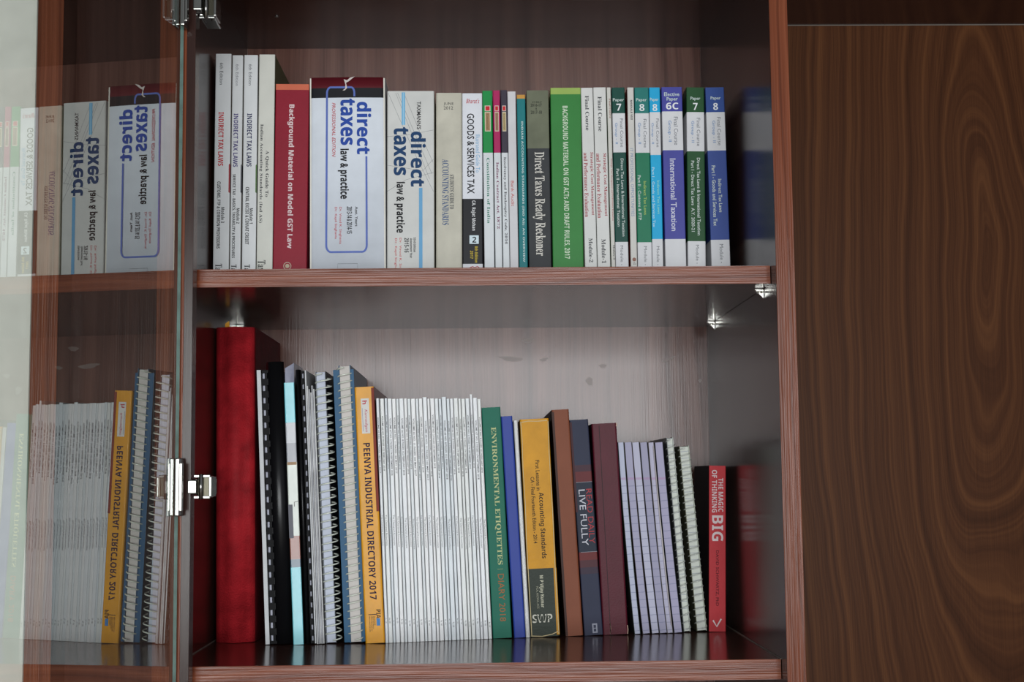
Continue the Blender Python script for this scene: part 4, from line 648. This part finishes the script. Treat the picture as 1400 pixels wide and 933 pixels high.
course((964.2,990.3,120,973,998.5), ((58,84,150),153.5,206,328,(66,86,152)), 'blue and white course paperback numbered 8, rightmost on the upper shelf', ('8',.38,.64,141,150.5), [('Paper','m',.26,.80,132,137.6)],
    (.56,.76,160.5,199), (.26,.46,165,195), [('Indirect Tax Laws','m',LT,.5,.68,245,290.5)], [('Part I - Goods and Services Tax','m',LT,.18,.38,226.5,309)], mod=(.45,.65,334,360))

# ================================================================ lower shelf
prev = None
def low(xtl, xtr, yt, xbl, xbr, yb, label, name='book', cat='book', group=None, Y=None, gap=True):
    global prev
    sp = Spine(xtl, xtr, yt, xbl, xbr, yb, Y or ylow((xbl+xbr)/2), zlow, prev if gap else None); prev = sp
    root = place(name, sp, label, cat, group); return root, sp, D - sp.Y - .006
# red cloth binder
root, sp, d = low(288.8,347.5,448,292.8,349,879, 'huge worn red cloth-bound ledger at the left end of the lower shelf', Y=.243)
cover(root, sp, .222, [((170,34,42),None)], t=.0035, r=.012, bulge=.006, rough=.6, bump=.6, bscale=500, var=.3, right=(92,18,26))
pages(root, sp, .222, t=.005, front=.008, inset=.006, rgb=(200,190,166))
zt = sp.h
pydata('bookmark', [(.010,.02,zt-.010),(.016,.02,zt-.010),(.0145,.019,zt+.010),(.0095,.019,zt+.0065),(.010,.0206,zt-.010),(.016,.0206,zt-.010),(.0145,.0196,zt+.010),(.0095,.0196,zt+.0065)],
    [(0,1,2,3),(7,6,5,4),(0,3,7,4),(1,5,6,2),(3,2,6,7),(0,4,5,1)], root, [mat((222,158,40),.5)])
# comb bound report
def comb(root, sp, tube_u0, tube_u1, tooth_u0, tooth_u1, page_u0, page_u1, n, d, tube_top=0, tc=(18,18,20), flip=False):
    w, h = sp.w, sp.h; B_ = mat(tc, .3, 'black_plastic', spec=.3); BT = mat(tc, .5, 'black_comb_teeth', spec=.1)
    bm = bmesh.new(); bxm(bm, w*page_u0, w*page_u1, .003, d, .0004, h-tube_top, .0003)
    finish(bm, 'page_block', [mat((218,220,222), .7)], root)
    bm = bmesh.new(); bxm(bm, w*tooth_u0+.0004, w*max(tube_u1, tooth_u1)-.0006, .0085, d, .002, h-tube_top-.003, .0003)
    finish(bm, 'back_sheets', [mat((196,198,212), .6)], root)
    bm = bmesh.new(); cx_, rr = w*(tube_u0+tube_u1)/2, w*(tube_u1-tube_u0)/2; N=14
    for s0, s1, m in ((.0004, h, 0),):
        ring = lambda z, k_: [bm.verts.new((cx_ - rr*k_*math.cos(math.pi*i/N), .009 - .0095*k_*math.sin(math.pi*i/N), z)) for i in range(N+1)]
        a, b, c, e = ring(s0,1), ring(s1,1), ring(s1,.86), ring(s0,.86)
        for i in range(N):
            for A, Bv in ((a,b),(b,c),(c,e),(e,a)):
                fc = bm.faces.new((A[i], A[i+1], Bv[i+1], Bv[i])); fc.smooth = (A is a)
    x0, x1 = w*tooth_u0, w*tooth_u1; step = h*(1-tube_top/h)/n; 
    for k in range(n+1):
        z0 = max(.0006, k*step - step*.27); z1 = min(h-tube_top-.0005, k*step + step*.27)
        if z1 > z0: bxm(bm, x0, x1, .002, .0075, z0, z1, .0003, 1)
    xs_ = (x0, x0+.0012) if not flip else (x1-.0012, x1)
    bxm(bm, w*tube_u0-.0016 if not flip else w*tube_u1, w*tube_u0+.001 if not flip else w*tube_u1+.0012, .004, .0085, .001, h-tube_top-.001, .0002, 1)
    bxm(bm, *xs_, .0020, .009, .001, h-tube_top-.001, .0002, 1)
    finish(bm, 'comb_binding', [B_, BT], root)
root, sp, d = low(350,386,496,362.5,400.5,882, 'thick black comb-bound report beside the red ledger', 'comb_bound_report', 'report')
comb(root, sp, .34, 1, .16, .42, 0, .155, 22, d, .009)
root, sp, d = low(387.2,401.5,524,401,416,881, 'report with turquoise and photo printed spine between the two black comb-bound reports', 'printed_report', 'report')
pages(root, sp, d, rgb=(214,214,214)); cover(root, sp, d, [((112,202,214),578),((176,178,184),606),((134,136,144),632),((208,214,204),733),((150,98,84),765),((84,104,120),776),((124,204,214),None)], left=(30,30,34), right=(30,30,34), coat=.5, rough=.3, var=.08)
patch(root, sp, .0, .42, 690, 736, (112,112,120)); patch(root, sp, .05, .95, 632, 636, (170,140,110)); strip(root, sp, [(.95,686),(.6,687),(.6,693)], .0008, (110,110,104))
pydata('film_sheet', [(.001,.004,sp.h-.02),(sp.w-.001,.004,sp.h-.02),(sp.w*1.0,.006,sp.h+.024),(.0015,.005,sp.h+.018),(.001,.09,sp.h-.02),(sp.w-.001,.09,sp.h-.02),(sp.w*1.0,.09,sp.h+.024),(.0015,.09,sp.h+.018)],
    [(0,1,2,3),(7,6,5,4),(0,3,7,4),(1,5,6,2),(3,2,6,7)], root, [mat((132,134,154), .25, var=.4)])
root, sp, d = low(403,417.5,506,417,432.5,881, 'narrow black comb-bound report between the turquoise report and loose papers', 'comb_bound_report', 'report')
comb(root, sp, 0, .5, .5, .86, .88, 1, 25, d, .001, flip=True)
root, sp, d = low(419,429.5,528,433,443.5,880, 'bundle of thin stapled white papers pressed beside the first wire notebook', 'paper_bundle', 'papers')
bm = bmesh.new(); n_ = 5
for k in range(n_):
    a = sp.w*k/n_; bxm(bm, a+.0002, a+sp.w/n_-.0002, .001+.0012*(k%3), d, .0004, sp.h-.004*((k*7)%3), .0002, k % 2)
finish(bm, 'sheets', [mat((206,206,206), .35, bump=.4, bscale=120, var=.2), mat((168,170,176), .3, bump=.4, bscale=120, var=.25)], root)
# wire bound notebooks
def wirebook(root, sp, d, n, cov, cov_r, page, wire, pu0, pu1, rad=.00075, cc=0, fr=.0085, backcov=(40,44,52), rise=0, pm=None):
    w, h = sp.w, sp.h
    bm = bmesh.new(); bxm(bm, w*pu0, w*pu1, fr, d, .001, h-.002, .0003); finish(bm, 'page_block', [pm or mat(page, .8, bump=.3, bscale=600)], root)
    bm = bmesh.new(); bxm(bm, w*pu0-.0009, w*pu0-.0001, fr-.002, d, .0004, h-.001); finish(bm, 'cover', [mat(cov, .35)], root)
    bm = bmesh.new(); bxm(bm, w*pu1+.0001, w*pu1+.0009, fr-.002, d, .0004, h-.001); finish(bm, 'cover', [mat(cov_r, .35)], root)
    bm = bmesh.new(); pts = []; cx_ = w*(pu0+pu1)/2 + cc; ax = w*(pu1-pu0)/2 + .0022 + abs(cc)*.8; per = 14
    step = (h-.008)/n
    for i in range(n*per+1):
        a = 2*math.pi*i/per; fwd = .5 + .5*math.cos(a)
        pts.append((cx_ + ax*math.sin(a), fr + .002 - .0098*math.cos(a), .004 + step*(i/per) ))
    tubem(bm, pts, rad, 5); finish(bm, 'spiral_wire', [mat(wire, .3, 'wire', coat=.6)], root)
root, sp, d = low(428,452.5,507,444,467,879.5, 'wire-bound notebook with bluish white pages, left of the blue-covered one', 'wire_bound_notebook', 'notebook')
wirebook(root, sp, d, 36, (120,124,130), (30,34,42), (206,212,226), (222,228,216), .10, .62, cc=.0026, rad=.0009)
root, sp, d = low(453,483,499,469,498.5,880, 'wire-bound notebook with cream pages and dark blue covers beside the orange directory', 'wire_bound_notebook', 'notebook')
wirebook(root, sp, d, 37, (36,84,118), (36,84,112), (214,208,202), (226,230,216), .34, .82, cc=-.0004, rad=.0009)
w_, h_ = sp.w, sp.h
for u0, u1 in ((.04,.33),(.83,1.0)):
    bm = bmesh.new(); bxm(bm, w_*u0, w_*u1, .0075, .0085, .001, h_-.006, .0002); finish(bm, 'cover_flap', [mat((36,88,124), .35)], root)
# orange directory
root, sp, d = low(484.5,512,530,499.2,525.4,879, 'glossy orange yellow industrial directory with dark blue vertical title')
pages(root, sp, d); cover(root, sp, d, [((226,158,32),None)], r=.0022, coat=.12, rough=.4, bump=.3, bscale=90, right=(124,36,26), var=.09)
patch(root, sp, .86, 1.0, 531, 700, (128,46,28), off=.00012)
patch(root, sp, .30, .72, 545, 593, (222,220,214), name='sticker', off=.00025)
letter(root, sp, 'Kannadigan', 'i', (190,60,90), .44, .62, 560, 591, off=.0005); letter(root, sp, 'h', 'b', (190,40,60), .38, .62, 548, 553, off=.0005)
strip(root, sp, [(.36,558),(.37,590)], .0006, (150,150,170), off=.0005)
letter(root, sp, 'PEENYA INDUSTRIAL DIRECTORY 2017', 'b', (40,24,50), .33, .68, 606, 820, off=.0005)
letter(root, sp, 'PIA', 'b', (60,40,30), .62, .84, 834, 846, off=.0005); patch(root, sp, .62, .80, 846, 856, (70,130,190), off=.0004)
strip(root, sp, [(.22,840.5),(.62,840.5)], .0009, (50,36,30), off=.0004)
for u_, y in ((.50,855),(.42,860),(.34,863),(.24,864)): letter(root, sp, 'PEENYA INDUSTRIES ASSN', 'm', (90,60,30), u_, u_+.055, 843, y, off=.0005)
# magazines
def yq(x, a, b, x0=514., x1=656.): return a + (b-a)*(x-x0)/(x1-x0)
NM = 27
mt = None
tops = [513.8]; bots = [525.2]
wts = [1.0 + .25*math.sin(k*2.3) for k in range(NM)]; sw = sum(wts)
for k in range(NM): tops.append(tops[-1] + (657.2-513.8)*wts[k]/sw); bots.append(bots[-1] + (673-525.2)*wts[k]/sw)
LM = 'thin glossy white magazine in the row between the orange directory and the green diary'
for k in range(NM):
    tall = k == 24
    yt = 545.5 - (1.8 if k in (12, 17) else 0) - (6 if tall else 0) + random.uniform(-.6,.6) - (1 if k == 25 else 0)
    x0, x1 = tops[k], tops[k+1]; y0 = 879 - 5*k/(NM-1)
    ORD = 'first second third fourth fifth sixth seventh eighth ninth tenth eleventh twelfth thirteenth fourteenth'.split()
    lab = 'thin glossy white magazine, ' + (ORD[k] + ' from the orange directory' if k < 14 else ORD[NM-1-k] + ' from the green diary'); grp = 'white magazines on the lower shelf'
    root, sp, d = low(x0+.3, x1-.2, yt, bots[k]+.3, bots[k+1]-.2, y0, lab, 'magazine', 'magazine', grp)
    if tall: root['label'] = 'slightly taller glossy white magazine rising above its row, third from the green diary'
    g_ = random.choice([(220,222,224),(212,216,218),(224,224,224),(206,212,216),(216,218,216)])
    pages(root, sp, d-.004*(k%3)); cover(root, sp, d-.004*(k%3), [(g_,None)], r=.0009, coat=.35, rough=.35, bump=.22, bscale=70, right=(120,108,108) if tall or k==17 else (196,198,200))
    if sp.w > .0024:
        dy = random.uniform(-4,5); u_ = random.uniform(.25,.38)
        letter(root, sp, random.choice(['VOLUME 67 NO. 2 PAGES 174 SEPTEMBER 2018','VOLUME 66 NO. 8 PAGES 152 FEBRUARY 2018','VOLUME 65 NO. 11 PAGES 160 MAY 2017']), 'm', (70,70,76), u_, u_+.42, 571+dy, 648+dy*2)
        dy = random.uniform(-3,3)
        letter(root, sp, 'The Chartered Accountant', 'n', (96,96,102), u_, u_+.42, 707+dy, 749+dy)
        letter(root, sp, 'Rs. 100', 'n', (90,90,96), u_+.05, u_+.42, 848+dy, 855+dy)
# green diary
root, sp, d = low(658.2,683,558,674,701,874, 'green diary with pale serif title and orange year lettering')
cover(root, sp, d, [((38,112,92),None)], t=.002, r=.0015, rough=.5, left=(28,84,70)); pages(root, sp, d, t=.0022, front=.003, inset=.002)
letter(root, sp, 'ENVIRONMENTAL ETIQUETTES', 's', (196,202,146), .40, .72, 584.4, 772.5); strip(root, sp, [(.42,778.5),(.72,778.5)], .0005, (150,160,110))
letter(root, sp, 'DIARY 2018', 'n', (164,104,62), .42, .74, 785, 850)
root, sp, d = low(684,701,570,703,718,872.5, 'plain royal blue book without lettering beside the green diary')
pages(root, sp, d); cover(root, sp, d, [((46,68,156),None)], r=.0018, rough=.4, left=(120,170,200))
root, sp, d = low(701.8,709,575.5,718,723.6,872, 'slim grey-white booklet squeezed between the blue and yellow books', 'booklet', 'booklet')
pages(root, sp, d, t=.0004, front=.0004); cover(root, sp, d, [((186,186,184),None)], r=.0012, rough=.4, coat=.4, left=(150,160,170))
# yellow book
root, sp, d = low(710.5,752.6,574,724,763,871, 'worn yellow paperback with black vertical title and dark green foot')
YD = (212,150,26)
pages(root, sp, d, t=.001, rgb=(206,190,150)); cover(root, sp, d, [(YD,777.5),((44,52,42),None)], r=.0025, rough=.42, var=.12, bump=.2, left=(150,120,60), right=(160,108,20))
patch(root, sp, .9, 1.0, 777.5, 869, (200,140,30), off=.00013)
for pts in ([(.03,576),(.05,600),(.03,640),(.05,690),(.03,740),(.04,800),(.05,868)], [(.03,577),(.3,575.6),(.6,576.4),(.95,575.8)], [(.02,869),(.4,870.3),(.75,868),(.98,864)], [(.97,577),(.955,620),(.97,700),(.96,780),(.97,868)]):
    strip(root, sp, pts, .0009, (206,186,140), name='worn_edge')
letter(root, sp, 'First Lessons in', 'm', (60,46,16), .46, .60, 629.5, 671); letter(root, sp, 'Accounting Standards', 'b', (40,32,16), .48, .70, 674, 764)
letter(root, sp, 'CA - Final Fourteenth Edition - 2014', 'm', (60,46,16), .27, .40, 652, 743)
letter(root, sp, 'M P Vijay Kumar', 'b', (206,204,180), .38, .54, 787, 831); letter(root, sp, 'FCA, AICWA, ACS', 'n', (170,168,146), .27, .35, 802, 832)
letter(root, sp, 'SWP', 'bi' if 0 else 'b', (206,204,190), .10, .78, 840, 851.5, True); letter(root, sp, 'SWP', 'b', (44,52,42), .16, .72, 842, 849.6, True, off=.0006)
# brown book
root, sp, d = low(754,777,561,773.5,798,871, 'plain brown hardback without lettering beside the worn yellow book')
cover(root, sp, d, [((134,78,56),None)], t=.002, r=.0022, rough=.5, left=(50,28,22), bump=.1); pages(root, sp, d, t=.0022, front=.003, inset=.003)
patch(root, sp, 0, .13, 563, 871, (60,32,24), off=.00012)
# navy book
root, sp, d = low(778.6,807.6,575,799,821,870.5, 'dark slate blue diary with red and white title and rust bands')
NV = (52,56,76)
cover(root, sp, d, [(NV,636),((76,52,62),645),((108,52,54),659.5),((46,52,66),755),((112,52,52),766),((86,52,58),776),((66,54,68),785),(NV,None)], t=.0018, r=.0015, rough=.5, left=(60,18,26))
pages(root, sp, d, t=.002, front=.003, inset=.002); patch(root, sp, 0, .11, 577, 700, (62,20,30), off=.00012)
for y in (659.5, 755): strip(root, sp, [(.12,y),(.98,y)], .0005, (150,150,160))
letter(root, sp, 'READ DAILY', 'n', (176,62,68), .62, .92, 669, 744); letter(root, sp, 'LIVE FULLY', 'n', (214,214,222), .22, .56, 669.5, 746)
patch(root, sp, .45, .72, 853, 866, (150,152,166), name='emblem'); patch(root, sp, .52, .65, 855, 859, NV, off=.0004); patch(root, sp, .52, .65, 860, 864, NV, off=.0004)
# maroon book
root, sp, d = low(808.6,842.5,580,822,859.5,869.5, 'scuffed plain maroon hardback with frayed corners')
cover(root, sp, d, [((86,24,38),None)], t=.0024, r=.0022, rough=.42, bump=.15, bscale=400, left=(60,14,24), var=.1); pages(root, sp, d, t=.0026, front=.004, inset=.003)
strip(root, sp, [(.30,582),(.30,868)], .0009, (48,10,18), name='hinge_groove')
for u_, y0, y1 in ((.30,852,867),(.98,856,868),(.99,579.5,584)): strip(root, sp, [(u_,y0),(u_+.01,(y0+y1)/2),(u_-.01,y1)], .0010, (190,160,140), name='frayed_edge')
# exercise books, fore edges outward
def ruled(tone, nm, gap, mar):
    m = bpy.data.materials.new(nm); m.use_nodes = True; nt = m.node_tree; b = nt.nodes['Principled BSDF']; L = nt.links.new
    b.inputs['Roughness'].default_value = .85
    tc = nt.nodes.new('ShaderNodeTexCoord'); sp_ = nt.nodes.new('ShaderNodeSeparateXYZ'); L(tc.outputs['Object'], sp_.inputs[0])
    nz = nt.nodes.new('ShaderNodeTexNoise'); nz.inputs['Scale'].default_value = 160; L(tc.outputs['Object'], nz.inputs['Vector'])
    def M(op, x, y=None, z=None):
        n = nt.nodes.new('ShaderNodeMath'); n.operation = op
        for i, v in enumerate((x, y, z)):
            if v is None: continue
            if isinstance(v, (int, float)): n.inputs[i].default_value = v
            else: L(v, n.inputs[i])
        return n.outputs[0]
    zz = M('MULTIPLY_ADD', nz.outputs['Fac'], .0012, sp_.outputs['Z'])
    ph = M('FRACT', M('DIVIDE', zz, gap)); a = M('LESS_THAN', M('ABSOLUTE', M('SUBTRACT', ph, .5)), .05)
    lim = M('LESS_THAN', sp_.outputs['Z'], mar); a = M('MULTIPLY', M('MULTIPLY', a, lim), .5)
    rd = M('MULTIPLY', M('LESS_THAN', M('ABSOLUTE', M('SUBTRACT', zz, mar + .007)), .0014), .4)
    m1 = nt.nodes.new('ShaderNodeMixRGB'); m1.inputs[1].default_value = lin(tone); m1.inputs[2].default_value = lin((120,126,158)); L(a, m1.inputs[0])
    m2 = nt.nodes.new('ShaderNodeMixRGB'); L(m1.outputs[0], m2.inputs[1]); m2.inputs[2].default_value = lin((190,130,180)); L(rd, m2.inputs[0])
    L(m2.outputs[0], b.inputs['Base Color']); return m
eb = [((844.6,851.4),(867.5,877.0),(196,200,220),(66,74,68),'first exercise book from the maroon hardback, bluish white page edges'),
      ((853.4,862.4),(878.6,890.2),(178,176,200),(70,60,60),'second exercise book from the maroon hardback, lavender grey page edges'),
      ((863.0,874.0),(891.0,901.0),(198,198,218),(60,56,60),'third exercise book from the maroon hardback, pale page edges'),
      ((874.6,885.4),(901.8,911.6),(172,170,194),(60,60,70),'fourth exercise book from the maroon hardback, darker lavender page edges'),
      ((886.0,893.6),(912.2,920.2),(192,190,210),(120,112,110),'fifth exercise book from the maroon hardback, with a loose pale leaf'),
      ((895.0,907.0),(921.6,932.0),(180,176,202),(40,44,50),'sixth exercise book, lavender edged, touching the wire-bound notepads')]
for k, ((a, b_), (c, e), tone, cov, lab) in enumerate(eb):
    root, sp, d = low(a, b_, 605.4, c, e, 867.6 - .5*k, lab, 'exercise_book', 'exercise book')
    bd = -.0012
    pages(root, sp, d, t=.0006, front=0, inset=.0004, bend=bd, m=ruled(tone, 'ruled_page_edges', .0094, sp.h-.052))
    for x0, x1 in ((0, .0005), (sp.w-.0005, sp.w)):
        vs = []; fs = []; n = 8
        for j in range(n+1):
            z = sp.h*j/n; bb = bd*4*(z/sp.h)*(1-z/sp.h); vs += [(x0+bb,-.0006,z),(x1+bb,-.0006,z),(x1+bb,d,z),(x0+bb,d,z)]
        for j in range(n):
            for i in range(4): fs.append((4*j+i,4*j+(i+1)%4,4*j+4+(i+1)%4,4*j+4+i))
        fs += [(3,2,1,0),(4*n,4*n+1,4*n+2,4*n+3)]
        pydata('cover', vs, fs, root, [mat(cov, .5)])
    if k == 4:
        n = 10; vs = []
        for j in range(n+1):
            z = sp.h*(.04+.94*j/n); bb = bd*4*(z/sp.h)*(1-z/sp.h); vs += [(sp.w*.78+bb,-.0030,z),(sp.w*.97+bb,-.0006-.0016*math.sin(j/n*3.1),z),(sp.w*.97+bb,.002,z),(sp.w*.78+bb,.002,z)]
        fs = [(4*j+i,4*j+(i+1)%4,4*j+4+(i+1)%4,4*j+4+i) for j in range(n) for i in range(4)] + [(3,2,1,0),(4*n,4*n+1,4*n+2,4*n+3)]
        pydata('loose_leaf', vs, fs, root, [mat((220,214,212), .7)])
GRN = ruled((220,224,214), 'pad_page_edges', .0085, 1)
root, sp, d = low(909,921,598,933,945.8,864.5, 'taller wire-bound notepad with grey cover next to the exercise books', 'wire_bound_notepad', 'notepad')
wirebook(root, sp, d, 26, (120,124,124), (200,206,198), (196,202,200), (206,210,204), .28, .86, rad=.0006, fr=.006, pm=GRN)
root, sp, d = low(922.6,944.5,610,947,968.2,864.2, 'shorter wire-bound notepad with olive cover leaning beside the red paperback', 'wire_bound_notepad', 'notepad')
wirebook(root, sp, d, 27, (86,86,64), (190,196,180), (206,212,200), (208,212,204), .34, .88, rad=.0006, fr=.006, pm=GRN)
# red paperback
root, sp, d = low(969.4,992.6,637.6,969.2,992.2,864.3, 'red paperback with white BIG in its title at the right end of the lower shelf')
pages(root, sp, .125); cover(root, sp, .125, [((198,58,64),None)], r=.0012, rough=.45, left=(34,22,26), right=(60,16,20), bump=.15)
WT = (232,214,214)
letter(root, sp, 'THE MAGIC', 'b', WT, .55, .84, 654, 700); letter(root, sp, 'OF THINKING', 'b', WT, .17, .47, 643, 701)
letter(root, sp, 'BIG', 'b', WT, .17, .84, 705, 740); letter(root, sp, 'DAVID SCHWARTZ, PhD', 'm', (104,26,34), .38, .58, 753, 829)
strip(root, sp, [(.24,848.5),(.46,857),(.72,846.5)], .0020, WT, name='emblem')
for o_ in list(bpy.data.objects):
    if o_.type == 'MESH': o_.data.name = o_.name
